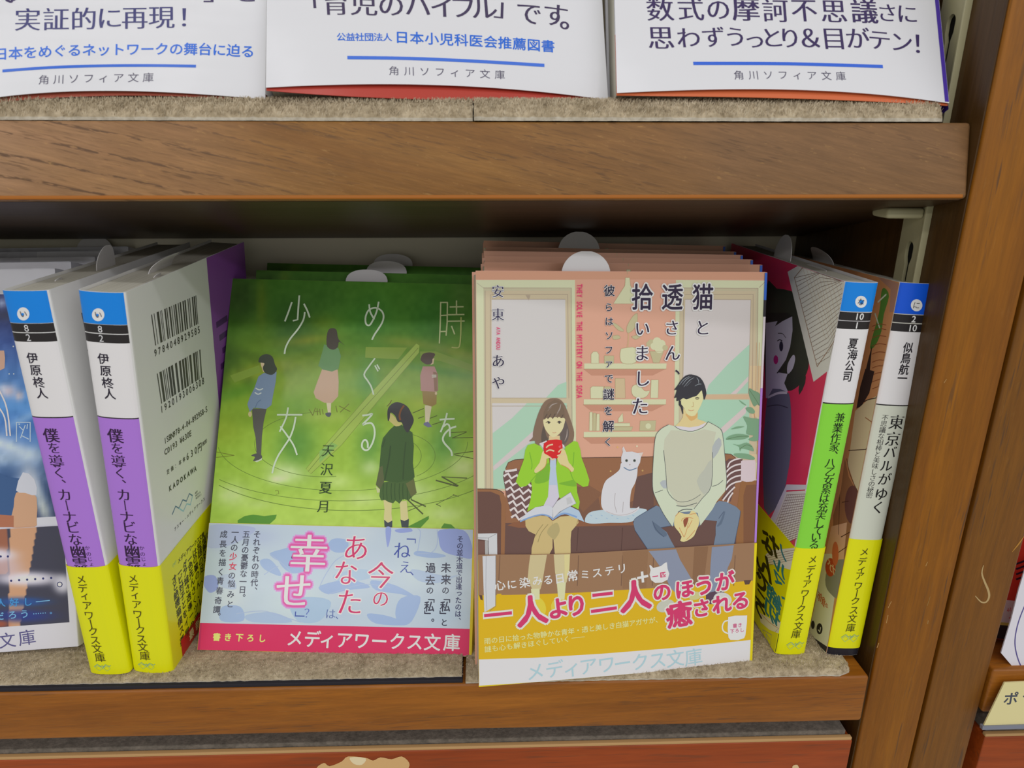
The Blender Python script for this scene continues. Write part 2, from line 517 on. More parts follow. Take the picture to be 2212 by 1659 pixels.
W_UP = wood('worn_pinkish_wood', (134, 90, 40), (156, 112, 55), 'x', 1.3, 0.55, rot=-13, rough=0.55, coat=0.03,
            xgrad=(-0.30, -0.15, (182, 144, 112), -0.10, -0.02, (138, 102, 66)), worn=0.5, vein=True)
W_LOW = wood('orange_brown_wood', (169, 104, 27), (139, 79, 16), 'x', 1.2, 0.45, rot=2, worn=0.12)
W_POST = wood('amber_varnished_wood', (158, 99, 10), (129, 75, 5), 'z', 1.0, 0.8, worn=0.12, rough=0.5, coat=0.06)
W_POST2 = wood('brown_varnished_wood', (137, 89, 24), (115, 68, 12), 'z', 1.0, 0.8, worn=0.12)
W_SIDE = wood('dark_brown_wood', (87, 62, 28), (71, 46, 15), 'z', 0.7, 0.35, worn=0.06)
W_RED = wood('reddish_laminate', (172, 79, 27), (148, 61, 14), 'x', 0.5, 0.35, worn=0.05)
W_UNDER = wood('shade_darkened_wood', (78, 56, 34), (62, 42, 22), 'x', 0.7, 0.3, worn=0.0)  # wood tone darkened to stand for the shade under the upper shelf
M_EDGE = mat_plain('tan_worn_arris', (196, 156, 104), 0.6)
M_ARR = mat_plain('orange_bare_arris', (170, 100, 20), 0.55)
M_STEEL = mat_plain('cream_painted_steel', (184, 178, 142), 0.4, 0.5)
M_DARK = mat_plain('dark_slot_recess', (34, 32, 30), 0.8, 0.1)
M_RUBBER = mat_plain('black_rubber_underlay', (40, 38, 46), 0.7, 0.3)
M_PANEL = mat_plain('cream_grey_back_panel', (222, 216, 196), 0.7, 0.2)
M_PAPER = mat_plain('white_paper', (226, 224, 226), 0.6, 0.3)
M_GROOVE = mat_plain('dark_joint', (58, 34, 16), 0.8, 0.1)
M_CHIP = mat_plain('bare_wood_scratch', (196, 172, 130), 0.8, 0.1)

def empty(name, matrix=None):
    o = bpy.data.objects.new(name, None)
    o.empty_display_size = 0.05
    col.objects.link(o)
    if matrix is not None: o.matrix_world = matrix
    return o

case = empty('bookcase')
tag(case, 'brown wooden bookcase with sloping display shelves filling the picture from the left', 'bookcase')
UP = Pose(-0.64, 6.4, 202.25, lean=12.43, yaw=0, roll=-0.56)          # sloping upper shelf, origin at its top front right corner
LO = Pose(-3.4, -3.2, 0.0, lean=1.23, yaw=0, roll=0)
upx = lambda u, w, v: UP.world(u, w, v)
lox = lambda u, w, v: LO.world(u, w, v)
box_obj('shelf_board', -800, 0, -23.4, 0, 118, 0, W_UP, case, 1.3, upx)
box_obj('shelf_board', -800, 0, -21.4, 0, 122, 0, W_LOW, case, 1.3, lox)
box_obj('shelf_board', -800, 0, -62, -3.0, 124, -34.6, W_RED, case, 0.5)
box_obj('board_edge', -800, 0.25, -34.7, -3.2, 2.2, -33.3, M_EDGE, case, 0.3)
box_obj('underside_shade', -798, 2.5, -23.55, -1, 117, -23.3, W_UNDER, case, 0, upx)  # thin added sheet, underside shade put into its dark colour
# bare arris along the lower edge of the upper shelf and the top edge of the lower one
box_obj('worn_edge', -800, -0.12, -23.2, -1.5, 1.5, -22.0, M_ARR, case, 0.3, upx)
box_obj('side_post', 0, 0.36, -800, 23.4, 124, 700, W_POST, case, 0.8)
box_obj('side_panel', 0.0 - 0.6, 1.6, -800, 0.2, 124, 700, W_SIDE, case, 0.1)
box_obj('back_panel', -800, 122, -800, 0, 126, 700, M_PANEL, case)
box_obj('side_post', -824, 0.36, -800, -801, 124, 700, W_POST, case, 0.8)

case2 = empty('bookcase')
tag(case2, 'second wooden bookcase butted against the right of the first, cut by the right frame edge', 'bookcase')
box_obj('side_post', 24.7, 0.2, -800, 46.8, 124, 700, W_POST2, case2, 0.9)
box_obj('shelf_board', 48.0, -0.5, -21.5, 300, 122, -0.6, W_LOW, case2, 1.0)
box_obj('shelf_board', 52.5, 0, -62, 300, 124, -34.6, W_RED, case2, 0.5)
box_obj('board_edge', 52.7, 0.25, -34.7, 300, 2.2, -33.3, M_EDGE, case2, 0.3)
box_obj('back_panel', 47, 122, -800, 300, 126, 700, M_PANEL, case2)
box_obj('side_post', 300, 0.2, -800, 322, 124, 700, W_POST2, case2, 0.9)

# scratches and chips on the posts (flat marks a hair above the wood)
def mark(name, parent, px_pts, width, Y, color, closed=False, layer=0.05):
    P = Pose(0, Y, 0); S = Surf(P, 'front', 0)
    A = Art(S, layer)
    if closed: A.poly(px_pts, color, 0, 3)
    else: A.stroke(px_pts, width, color, 0, 5, taper=.7)
    v = [(x, y, z + Z0) for x, y, z in [(p[0], p[1] + Y / 1000, p[2]) for p in A.v]]
    return new_obj(name, v, A.f, M_MATTE, parent, colors=A.c)
sc_ = lambda pts: [(2000 + x / 3.26, 1150 + y / 3.26) for x, y in pts]
mark('scratch', case2, sc_([(405, 235), (395, 290), (415, 350), (440, 410), (445, 455), (425, 490), (390, 490), (350, 450)]), 4.2, 0.2, (176, 150, 104))
mark('scratch', case2, sc_([(690, 30), (655, 80), (610, 135)]), 3, 0.2, (172, 122, 50))
mark('scratch', case, [(2009, 1290), (2003, 1308)], 3, 0.36, (150, 118, 66))
mark('scratch', case, [(2005, 1341), (2004, 1347)], 3, 0.36, (170, 140, 90))
for a_, b_ in (((1925, 1300), (1919, 1312)), ((1918, 1330), (1915, 1345)), ((1898, 1390), (1895, 1398)), ((2003, 1215), (2000, 1222)), ((2044, 820), (2040, 826))):
    mark('chip', case, [a_, b_], 4, 0.36, (176, 138, 84))
# torn remains of a sticker on the reddish board
P_ = [(684, 1659), (700, 1648), (712, 1655), (738, 1645), (752, 1634), (790, 1637), (806, 1643), (822, 1636), (846, 1640), (868, 1634), (884, 1648), (880, 1662), (860, 1672), (760, 1675), (700, 1668)]
mark('sticker_remains', case, P_, 0, -0.05, (206, 166, 112), closed=True)
mark('sticker_remains', case, [(756, 1636), (790, 1638), (782, 1652), (764, 1650)], 0, -0.1, (226, 206, 168), closed=True)
mark('sticker_remains', case, [(1712, 1655), (1722, 1652), (1726, 1662), (1714, 1664)], 0, -0.05, (214, 186, 140), closed=True)

# slotted steel strip let into the side panel, with its keyhole slots
def slotted_strip():
    cu = bpy.data.curves.new('slotted_strip', 'CURVE')
    cu.dimensions = '2D'; cu.fill_mode = 'BOTH'; cu.extrude = 0.0006
    def spl(pts):
        s = cu.splines.new('POLY'); s.points.add(len(pts) - 1)
        for p, (x, y) in zip(s.points, pts): p.co = (x / 1000, y / 1000, 0, 1)
        s.use_cyclic_u = True
    y0, y1, z0, z1 = 18.2, 31.0, -700, 640
    spl([(y0, z0), (y1, z0), (y1, z1), (y0, z1)])
    holes = [228.6 - 36.0 * k for k in range(-3, 7)]
    for zc in holes:
        pts = []
        yc = 24.2
        for t in range(0, 13):
            a = math.pi * t / 12; pts.append((yc + 2.3 * math.cos(a), zc + 4.0 + 2.6 * math.sin(a)))
        pts += [(yc - 2.2, zc + 1.0), (yc - 1.3, zc - 1.5), (yc - 1.3, zc - 7.0)]
        for t in range(1, 6):
            a = math.pi + math.pi * t / 6; pts.append((yc + 1.3 * math.cos(a), zc - 7.0 + 1.3 * math.sin(a)))
        pts += [(yc + 1.3, zc - 7.0), (yc + 1.3, zc - 1.5), (yc + 2.2, zc + 1.0)]
        spl(pts)
    o = bpy.data.objects.new('slotted_strip', cu)
    tmp_scene.collection.objects.link(o)
    tmp_scene.view_layers[0].update()
    dg = tmp_scene.view_layers[0].depsgraph
    dg.update()
    me = bpy.data.meshes.new_from_object(o.evaluated_get(dg), depsgraph=dg)
    bpy.data.objects.remove(o)
    for v in me.vertices:
        y, z, x = v.co
        v.co = (-0.0018 + x, y, z + Z0)
    me.materials.clear(); me.materials.append(M_STEEL)
    st = bpy.data.objects.new('slotted_strip', me); col.objects.link(st); st.parent = case
    box_obj('slot_recess', -1.0, 18.6, -700, -0.62, 30.6, 640, M_DARK, st)
    box_obj('strip_flange', -2.9, 17.6, -700, -0.6, 18.5, 640, M_STEEL, st, 0.15)
slotted_strip()
box_obj('shelf_pin', -15.5, 18.8, 171.4, -2.4, 29.5, 175.0, M_STEEL, case, 1.2)

# ---------------------------------------------------------------- carpet mats
def carpet_mat(name, c1, c2):
    m = bpy.data.materials.new(name); m.use_nodes = True
    nt = m.node_tree; b = nt.nodes['Principled BSDF']
    tc = nt.nodes.new('ShaderNodeTexCoord')
    n = nt.nodes.new('ShaderNodeTexNoise'); n.inputs['Scale'].default_value = 620; n.inputs['Detail'].default_value = 4
    n2 = nt.nodes.new('ShaderNodeTexNoise'); n2.inputs['Scale'].default_value = 160; n2.inputs['Detail'].default_value = 3
    ad = nt.nodes.new('ShaderNodeMath'); ad.operation = 'MULTIPLY_ADD'; ad.inputs[1].default_value = 0.6
    sb = nt.nodes.new('ShaderNodeMath'); sb.operation = 'MULTIPLY'; sb.inputs[1].default_value = 0.45
    r = nt.nodes.new('ShaderNodeValToRGB')
    r.color_ramp.elements[0].position = 0.36; r.color_ramp.elements[1].position = 0.66
    r.color_ramp.elements[0].color = tuple(lin(v) for v in c1) + (1,); r.color_ramp.elements[1].color = tuple(lin(v) for v in c2) + (1,)
    nt.links.new(tc.outputs['Object'], n.inputs['Vector']); nt.links.new(tc.outputs['Object'], n2.inputs['Vector'])
    nt.links.new(n2.outputs['Fac'], sb.inputs[0]); nt.links.new(n.outputs['Fac'], ad.inputs[0]); nt.links.new(sb.outputs[0], ad.inputs[2])
    nt.links.new(ad.outputs[0], r.inputs['Fac']); nt.links.new(r.outputs['Color'], b.inputs['Base Color'])
    b.inputs['Roughness'].default_value = 0.95; b.inputs['Specular IOR Level'].default_value = 0.1
    b.inputs['Sheen Weight'].default_value = 0.2
    bp = nt.nodes.new('ShaderNodeBump'); bp.inputs['Strength'].default_value = 0.8; bp.inputs['Distance'].default_value = 0.0006
    nt.links.new(n.outputs['Fac'], bp.inputs['Height']); nt.links.new(bp.outputs['Normal'], b.inputs['Normal'])
    return m
M_CARPET = carpet_mat('beige_carpet', (150, 134, 108), (200, 184, 156))
M_PILE = carpet_mat('beige_carpet_pile', (178, 162, 134), (222, 208, 182))
M_BACKING = carpet_mat('pale_carpet_backing', (170, 160, 142), (206, 198, 182))

def carpet(name, label, group, P, u0, u1, depth, thick, rise, seed, back=2.0, edge_fn=None, pile_n=9000, pile_len=1.1, frontw=0.6, pile_w=30, right_rag=False):
    """rug strip lying on a shelf; front edge shows its backing, the pile stands up behind it"""
    rng = random.Random(seed)
    root = empty(name, P.matrix())
    tag(root, label, 'carpet mat', group)
    prof = [(0.0, 0.0), (0.0, thick * 0.28), (0.25, thick * 0.62), (1.2, thick + rise * 0.25), (3.0, thick + rise * .7), (6.0, thick + rise), (depth * .5, thick + rise), (depth, thick + rise), (depth, 0.0)]
    n = int((u1 - u0) / 1.6)
    verts, faces = [], []
    for i in range(n + 1):
        u = u0 + (u1 - u0) * i / n
        jw = (noise.noise(Vector((u * 0.35, seed, 0))) * 0.5 + noise.noise(Vector((u * 1.3, seed, 5))) * 0.35) * frontw
        if edge_fn: jw += edge_fn(u)
        for k, (w, v) in enumerate(prof):
            hv = 0
            if 1 <= k <= 6: hv = noise.noise(Vector((u * 0.5, w, seed + 2))) * 0.35
            if k == 0: hv = 0
            verts.append(mm((u, w + jw if k < 5 else w, max(0, v + hv) if k < 8 else 0)))
    m = len(prof)
    for i in range(n):
        for k in range(m - 1): faces.append((i * m + k, (i + 1) * m + k, (i + 1) * m + k + 1, i * m + k + 1))
    faces.append(tuple(range(m))[::-1]); faces.append(tuple(n * m + k for k in range(m)))
    o = new_obj('backing', verts, faces, M_CARPET, root, smooth=True)
    o.data.materials.append(M_BACKING)
    for fi, p in enumerate(o.data.polygons):
        if fi < n * (m - 1) and fi % (m - 1) == 0: p.material_index = 1
    # pile
    pv, pf = [], []
    for i in range(pile_n):
        u = rng.uniform(u0, u1); w = abs(rng.gauss(0, 1)) * pile_w * .4 + .05
        if w > pile_w: continue
        jw = (noise.noise(Vector((u * 0.35, seed, 0))) * 0.5) * frontw + (edge_fn(u) if edge_fn else 0)
        v = np.interp(w, [p[0] for p in prof[1:7]], [p[1] for p in prof[1:7]]) - 0.15
        L = pile_len * rng.uniform(.5, 1.25)
        a = rng.uniform(0, 2 * math.pi); wd = rng.uniform(.10, .2)
        du, dw = rng.gauss(.25, .45) * L * .6, rng.gauss(-.25, .4) * L * .5
        c, s_ = math.cos(a) * wd, math.sin(a) * wd
        w2 = w + (jw if w < 3 else 0)
        k = len(pv)
        pv += [mm((u - c, w2 - s_, v)), mm((u + c, w2 + s_, v)), mm((u + du + c * .5, w2 + dw + s_ * .5, v + L * .8)), mm((u + du - c * .5, w2 + dw - s_ * .5, v + L * .8))]
        pf.append((k, k + 1, k + 2, k + 3))
    pl = new_obj('pile', pv, pf, M_PILE, root)
    pl['kind'] = 'stuff'
    return root

carpet('carpet_mat', 'beige carpet strip under the left and middle upper books, ends at a seam', None, UP, -560, -155.3, 105, 3.4, 4.2, 3, pile_n=30000, pile_len=1.3, pile_w=14, edge_fn=lambda u: 0.6)
carpet('carpet_mat', 'beige carpet strip with thick whitish edge under the upper right books', None, UP, -154.9, -9.5, 105, 3.8, 3.8, 9, pile_n=14000, pile_len=1.3, pile_w=14)
LOC = LO.moved(0, 0, 0)
und = box_obj('underlay', -560, 0.8, 0, -157.5, 100, 1.5, M_RUBBER, None, 0.2, lox)
tag(und, 'black rubber underlay strip showing under the left carpet of the lower shelf', 'underlay')
carpet('carpet_mat', 'beige carpet strip with black underlay edge, left part of the lower shelf', None, LO.moved(0, 2.4, 1.5), -560, -157.8, 108, 1.0, 0.5, 5, pile_n=26000, pile_len=0.8, pile_w=34)
carpet('carpet_mat', 'beige carpet strip with frayed right end, right part of the lower shelf', None, LO.moved(0, 0.5, 0), -156.4, -7.0, 112, 2.0, 0.7, 7, pile_n=12000, pile_len=0.9, pile_w=40,
       edge_fn=lambda u: max(0, (u + 11) * 0.5) if u > -11 else 0)
M_GREYC = carpet_mat('grey_carpet', (96, 90, 82), (128, 120, 110))
for nm, x0, x1, lb in (('carpet_mat', -560, -5, 'grey carpet strip lying on the reddish bottom board, seen through the gap'),
                       ('carpet_mat', 54, 290, 'grey carpet strip on the reddish board of the right-hand bookcase')):
    o = box_obj(nm, x0, 2.4, -34.6, x1, 118, -31.6, M_GREYC, None, 0.5)
    tag(o, lb, 'carpet mat')
# ---------------------------------------------------------------- paperbacks
def spine_w(u, t, r=2.0, p=2.4):
    x = min(1.0, abs(2 * u / t - 1))
    return r * (1 - (1 - x ** p) ** (1 / p))
def wrap_profile(t, r, reach, out=0.0, n=14):
    """cross-section points (u, w) from back cover round the spine to the front cover"""
    pts = [(t + out, reach)]
    for k in (0.75, .5, .25): pts.append((t + out, r + (reach - r) * k))
    for i in range(n + 1):
        th = math.pi / 2 * (1 - 2 * i / n)
        x = math.sin(th)
        xx = abs(x) ** 0.55 * (1 if x >= 0 else -1)
        u = t / 2 * (1 + xx)
        pts.append((t / 2 + (u - t / 2) * (1 + 2 * out / t), spine_w(u, t, r) - out))
    for k in (.25, .5, .75): pts.append((-out, r + (reach - r) * k))
    pts.append((-out, reach))
    return pts
def frame_fn(mode, W=105.0):
    if mode == 'spine': return lambda u, w, v: (u, w, v)
    return lambda u, w, v: (W - w, u, v)
def wrap_mesh(name, parent, material, mode, t, r, v0, v1, reach=105.0, out=0.0, thick=0.3, colr=None, v_front=None):
    fr = frame_fn(mode)
    po = wrap_profile(t, r, reach, out); pi = wrap_profile(t, r, reach - 0.02, out - thick)
    pts = []
    n = len(po)
    for v in (v0, v1):
        for u, w in po: pts.append(mm(fr(u, w, v)))
        for u, w in pi: pts.append(mm(fr(u, w, v)))
    f = []
    for i in range(n - 1):
        f.append((i, i + 1, 2 * n + i + 1, 2 * n + i))
        f.append((n + i, 3 * n + i, 3 * n + i + 1, n + i + 1))
        f.append((i, n + i, n + i + 1, i + 1)); f.append((2 * n + i, 2 * n + i + 1, 3 * n + i + 1, 3 * n + i))
    f.append((0, 2 * n, 3 * n, n)); f.append((n - 1, 2 * n - 1, 4 * n - 1, 3 * n - 1))
    cols = [ink(colr)] * len(pts) if colr else None
    return new_obj(name, pts, f, material, parent, colors=cols)

M_PAGES = bpy.data.materials.new('page_edges'); M_PAGES.use_nodes = True
_nt = M_PAGES.node_tree; _b = _nt.nodes['Principled BSDF']
_tc = _nt.nodes.new('ShaderNodeTexCoord'); _mp = _nt.nodes.new('ShaderNodeMapping'); _mp.inputs['Scale'].default_value = (3500, 20, 20)
_n = _nt.nodes.new('ShaderNodeTexNoise'); _n.inputs['Scale'].default_value = 1
_r = _nt.nodes.new('ShaderNodeValToRGB'); _r.color_ramp.elements[0].position = .3; _r.color_ramp.elements[1].position = .7
_r.color_ramp.elements[0].color = (.52, .50, .41, 1); _r.color_ramp.elements[1].color = (.70, .68, .58, 1)
_nt.links.new(_tc.outputs['Object'], _mp.inputs['Vector']); _nt.links.new(_mp.outputs['Vector'], _n.inputs['Vector'])
_nt.links.new(_n.outputs['Fac'], _r.inputs['Fac']); _nt.links.new(_r.outputs['Color'], _b.inputs['Base Color']); _b.inputs['Roughness'].default_value = .8

def page_block(parent, mode, t, H=148.0, v0=0.8):
    fr = frame_fn(mode)
    c = [(u, w, v) for v in (v0, H - 1.0) for u, w in ((.45, 1.6), (t - .45, 1.6), (t - .45, 104.2), (.45, 104.2))]
    return new_obj('page_block', [mm(fr(*p)) for p in c], [(0, 3, 2, 1), (4, 5, 6, 7), (0, 1, 5, 4), (1, 2, 6, 5), (2, 3, 7, 6), (3, 0, 4, 7)], M_PAGES, parent)
def slip(parent, mode, t, at_w, at_u, rad_=8.5, up=8.5, H=148.0, bend=0.0, flat=1.0, fold=0.0):
    """sales slip whose rounded tab stands out of the pages (at_w: distance from the spine to its middle)"""
    fr = frame_fn(mode)
    pts = []
    for i in range(17):
        a = math.pi * i / 16
        x = rad_ * math.cos(a) * (1.0); y = min(up * math.sin(a) ** flat, up)
        pts.append((x, y))
    pts = [(rad_, -20)] + pts + [(-rad_, -20)]
    v = []
    for s_ in (0, .25):
        for x, y in pts:
            yy = max(0, y)
            v.append(mm(fr(at_u + s_ + bend * (yy / up) ** 1.5, at_w + x + fold * yy, H - 1.0 + y - abs(bend) * .25 * (yy / up) ** 2)))
    n = len(pts)
    f = []
    for off_, flip in ((0, 0), (n, 1)):
        for i in range(1, n // 2 + 1):
            q = (off_ + i - 1, off_ + i, off_ + n - 1 - i, off_ + n - i)
            if len(set(q)) == 4: f.append(q if flip else q[::-1])
    for i in range(n): f.append((i, (i + 1) % n, n + (i + 1) % n, n + i))
    o = new_obj('order_slip', v, f, M_PAPER, parent)
    return o
def add_h(parent, obj): obj.parent = parent

def logo(A, cx, cy, wpx, color, color2, layer=4):
    """wave mark: a double peak over two lozenges"""
    a, b = A.S.ab(cx, cy)
    q = A.S.px(a + .5, b) - A.S.px(a - .5, b)
    k = wpx / max(1e-6, math.hypot(*q)) / 4.0
    pk = lambda pts: [(a + x * k, b + y * k) for x, y in pts]
    A.stroke(pk([(-2, .2), (-1.1, 1.0), (-.35, .35), (0, .7)]), k * .16, color, layer, 0, 'ab')
    A.stroke(pk([(0, .05), (.9, 1.0), (1.7, .45), (2, .75)]), k * .16, color, layer, 0, 'ab')
    A.stroke(pk([(0, .7), (.35, .35), (.9, 1.0)]), k * .16, color, layer, 0, 'ab')
    for s_ in (-1, 1):
        A.stroke(pk([(s_ * .15, -.1), (s_ * .95, .55), (s_ * 1.8, -.1), (s_ * 1.0, -.85), (s_ * .15, -.1)]), k * .22, color2, layer, 0, 'ab')

BLUE = (0, 128, 240); BLACK = (34, 30, 32); YEL = (226, 212, 0); WHITE = (222, 220, 228)
# ---------------------------------------------------------------- books standing spine-out
def crop(sc, ox, oy):
    return lambda pts: [(ox + x / sc, oy + y / sc) for x, y in pts]
def one(f, x, y): return f([(x, y)])[0]

YEL_IN = (246, 230, 0)
def book_root(name, P, label, group=None):
    r = empty(name, P.matrix())
    return tag(r, label, 'book', group)

def spine_band(A, px_top, px_bot, t, color, layer, e=0.35):
    b1 = A.S.ab(*px_top)[1]; b0 = A.S.ab(*px_bot)[1]
    A.rect(e, b0, t - e, b1, color, layer, na=16, nb=2)
    return b0, b1

# --- the two violet-spined copies
TA = 14.8
PA2 = Pose(-286.74, 5.27, 1.58, -1.45, -2.69, 2.75, 0.993)
PA1 = Pose(-302.9, 5.14, 0.94, -0.9, -2.58, -0.45, 0.990)
def make_violet(P):
    t = TA
    root = book_root('paperback_book', P, 'paperback with violet and yellow spine, its cream barcode back cover facing right')
    wrap_mesh('cover', root, M_PRINT, 'spine', t, 2.2, 0, 148, colr=(246, 244, 236))
    page_block(root, 'spine', t)
    SS = Surf(P, 'front', 0, h=lambda a, b: -spine_w(min(max(a, 0), t), t, 2.2))
    SR = Surf(P, 'right', t, clamp=(2.0, 104.9, 0.1, 147.9))
    # obi strip round the lower part
    b_obi = SS.ab(295, 1224)[1]
    wrap_mesh('paper_band', root, M_PRINT, 'spine', t, 2.2, 0.2, b_obi, out=0.28, thick=0.15, colr=YEL_IN)
    A = Art(SS)
    def cx(y):   # px x of the spine's centre line at px height y
        b = SS.ab(230, y)[1]; return SS.px(t / 2, b)[0]
    A.rect(0.25, SS.ab(216, 700)[1], t - 0.5, 147.9, BLUE, 1, 18)
    A.rect(0.3, SS.ab(218, 719.5)[1], t - 0.5, SS.ab(218, 701)[1] , BLACK, 1, 18)
    A.rect(0.3, SS.ab(218, 740)[1], t - 0.5, SS.ab(218, 721.5)[1], BLACK, 1, 18)
    A.rect(0.3, SS.ab(248, 903)[1], t - 0.5, SS.ab(218, 740)[1], WHITE, 1, 18)
    A.rect(0.4, SS.ab(248, 904.5)[1], t - 0.6, SS.ab(248, 902)[1], BLACK, 2, 18)
    A.rect(0.3, b_obi - 1, t - 0.6, SS.ab(248, 904)[1], (170, 118, 214), 1, 18)
    A.build('spine_print', root)
    T = Art(SS, base=0.08)
    T.ellipse(212, 680, 13.5, 14, (226, 228, 232), 2)
    T.text('い', [(212, 680)], 17, (110, 100, 100), 3, 'bold')
    T.text('8', [(216, 711)], 21, (214, 214, 218), 3); T.text('2', [(218.5, 731)], 21, (214, 214, 218), 3)
    T.text('伊原柊人', [(223, 775), (228, 801), (232, 827), (236.6, 851)], 25, (36, 28, 48), 3, 'bold', True)
    T.text('僕を導く、カーナビな幽霊', [(248.6, 941.5), (253, 968.6), (255.7, 997.5), (259, 1022), (261, 1047), (267, 1069), (270, 1092), (273.6, 1116), (278.5, 1139), (281.8, 1165), (285, 1191), (287.5, 1216)],
           [33, 27, 31, 26, 26, 29, 27, 29, 29, 28, 31, 30], (48, 18, 62), 3, 'mincho_bold', True)
    T.text('かのじょ', [(306, 1184), (308, 1197), (309.5, 1208), (311, 1219)], 10, (60, 30, 80), 3, 'regular', True)
    T.build('spine_lettering', root)
    TB = Art(SS, base=0.36)
    TB.text('メディアワークス文庫', [(286.6, 1250), (288.5, 1269), (290, 1286), (295, 1306), (297, 1327), (299.5, 1344), (303, 1361), (305, 1380), (308, 1398), (312.7, 1417)], 21, (70, 62, 10), 3, 'regular', True, sx=0.95)
    logo(TB, 317.5, 1438, 36, (120, 170, 160), (186, 206, 96))
    band = [o for o in root.children if o.name.startswith('paper_band')][0]
    TB.build('band_lettering', band)
    # back cover, on the right
    k = crop(3.318, 0, 500); k5 = crop(3.07, 0, 960)
    B = Art(SR)
    w1 = SR.ab(*one(k, 1482, 225))[0]
    FP = Art(SR); FP.rect(w1, 0.1, 104.9, 147.9, (140, 78, 168), 0, 6, 3); FP.build('flap_print', root)
    def bars(quad, seed):
        rng = random.Random(seed)
        ab = [SR.ab(*q) for q in quad]
        x = 0.0
        while x < 1.0:
            w = rng.choice([.012, .018, .03, .045]); g = rng.choice([.016, .024, .034, .045])
            x1 = min(1, x + w)
            L = lambda s_, lo: tuple(ab[3][k_] * (1 - s_) + ab[2][k_] * s_ if lo else ab[0][k_] * (1 - s_) + ab[1][k_] * s_ for k_ in (0, 1))
            B.poly([L(x, 0), L(x1, 0), L(x1, 1), L(x, 1)], (72, 68, 66), 1, space='ab')
            x = x1 + g
    bars(k([(1082, 597), (1405, 458), (1420, 662), (1112, 818)]), 4)
    bars(k([(1123, 1020), (1435, 845), (1448, 1045), (1155, 1235)]), 8)
    dark = (64, 60, 58)
    B.text('9784048929585', k([(1115, 870), (1425, 705)]), 21, dark, 2, 'bold')
    B.text('1920193006308', k([(1160, 1275), (1455, 1072)]), 20, dark, 2, 'bold')
    B.text('ISBN978-4-04-892958-5', k([(1185, 1500), (1480, 1275)]), 17, dark, 2, 'bold', sx=1.0)
    B.text('C0193 ¥630E', k([(1190, 1578), (1365, 1448)]), 17, dark, 2, 'bold', sx=1.1)
    B.text('定価：本体', k5([(1115, 180), (1220, 100)]), 11, dark, 2, 'bold')
    B.text('630円', k5([(1245, 80), (1325, 20)]), 20, dark, 2, 'bold')
    B.text('（税別）', k5([(1338, 5), (1375, -30)]), 9, dark, 2, 'bold')
    B.text('KADOKAWA', k5([(1130, 290), (1295, 162)]), 15, (40, 38, 40), 2, 'heavy', sx=.95)
    z = crop(4.607, 330, 1060)
    B.stroke(z([(195, 235), (228, 155), (262, 175), (300, 90), (335, 105), (365, 30), (395, 48)]), 2.6, (70, 110, 150), 2, 0)
    B.stroke(z([(262, 175), (305, 205), (340, 130), (375, 140), (395, 60)]), 2.6, (150, 196, 214), 2, 0)
    B.text('アスキー・メディアワークス', z([(225, 380), (510, 85)]), 8, dark, 2, 'bold')
    B.text('ASCII', z([(425, 25), (445, 5)]), 6, (120, 120, 116), 2, 'bold')
    B.text('MEDIA', z([(430, 50), (470, 15)]), 6, (120, 120, 116), 2, 'bold')
    B.text('WORKS', z([(435, 75), (480, 38)]), 6, (120, 120, 116), 2, 'bold')
    B.build('back_cover_print', root); B = Art(SR)
    # front-flap text on the violet part
    for j in range(16):
        aa = w1 + 4
        y = 118 - j * 6.2
        B.rect(aa + (j * 7 % 5), y, aa + 12 + (j * 11 % 16), y + 2.6, (84, 40, 108), 2, 2, 1)
    B.build('flap_print', root)
    C = Art(Surf(P, 'right', t + 0.28), base=0.05)
    y = (52, 48, 14)
    ab0 = [C.S.ab(*q) for q in z([(265, 690), (485, 455)])]
    C.text('メディアワークス文庫', z([(265, 690), (500, 440)]), 12, y, 2, 'bold')
    logo(C, 330 + 215 / 4.607, 1060 + 730 / 4.607, 14, (150, 190, 130), (180, 206, 120), 2)
    rows = ['オーダーは探偵に謎解き', 'とビア色の謎解きは', '絶対城先輩の妖怪', '櫻子さんの足下には', '猫と透さん、拾いました', '僕を導く、ナビな幽', 'スイーツレシピで謎', '薬屋の蔵の時計屋']
    y0s = [(215, 880), (222, 950), (232, 1035), (245, 1115), (258, 1205), (270, 1300), (285, 1385), (292, 1485)]
    for s_, (x, yy) in zip(rows, y0s):
        a0, b0 = C.S.ab(*z([(x, yy)])[0])
        n = len(s_)
        for i, ch in enumerate(s_[:10]):
            C.char(ch, a0 + i * 4.5, b0, 3.9, y, 2, 0, 1.05, 'bold')
    a0, b0 = C.S.ab(*z([(290, 1600)])[0])
    C.rect(a0, b0 - 2.5, a0 + 36, b0 + 5.0, (186, 34, 26), 2, 4, 1)
    for i, ch in enumerate('最新刊情報'): C.char(ch, a0 + 9 + i * 6, b0 + 1.2, 4.6, (232, 214, 150), 3, 0, 1.0, 'bold')
    C.build('back_band_lettering', band)
    return root, band
violet, violet_band = make_violet(PA2)
slip(violet, 'spine', TA, 42, 6.5, 9, 8, bend=6.5)
slip(violet, 'spine', TA, 30, 11, 2.5, 1.5, bend=1)
def copy_tree(o, parent=None):
    c = o.copy(); col.objects.link(c)
    if parent: c.parent = parent
    for ch in o.children: copy_tree(ch, c)
    return c
v1 = copy_tree(violet)
v1.matrix_world = PA1.matrix()
v1['label'] = 'left one of the two violet-spined paperbacks, white slip tab upright on its top'
violet['label'] = 'right one of the two violet-spined paperbacks, cream barcode side facing the green book'
for ch in list(v1.children):
    if ch.name.startswith(('order_slip', 'flap_print')): bpy.data.objects.remove(ch)
slip(v1, 'spine', TA, 46, 8.6, 6.5, 9, bend=2.0)
slip(v1, 'spine', TA, 22, 5.2, 2.0, 1.0, bend=.6)
for o in (violet, v1): o['group'] = 'violet-spined paperbacks'

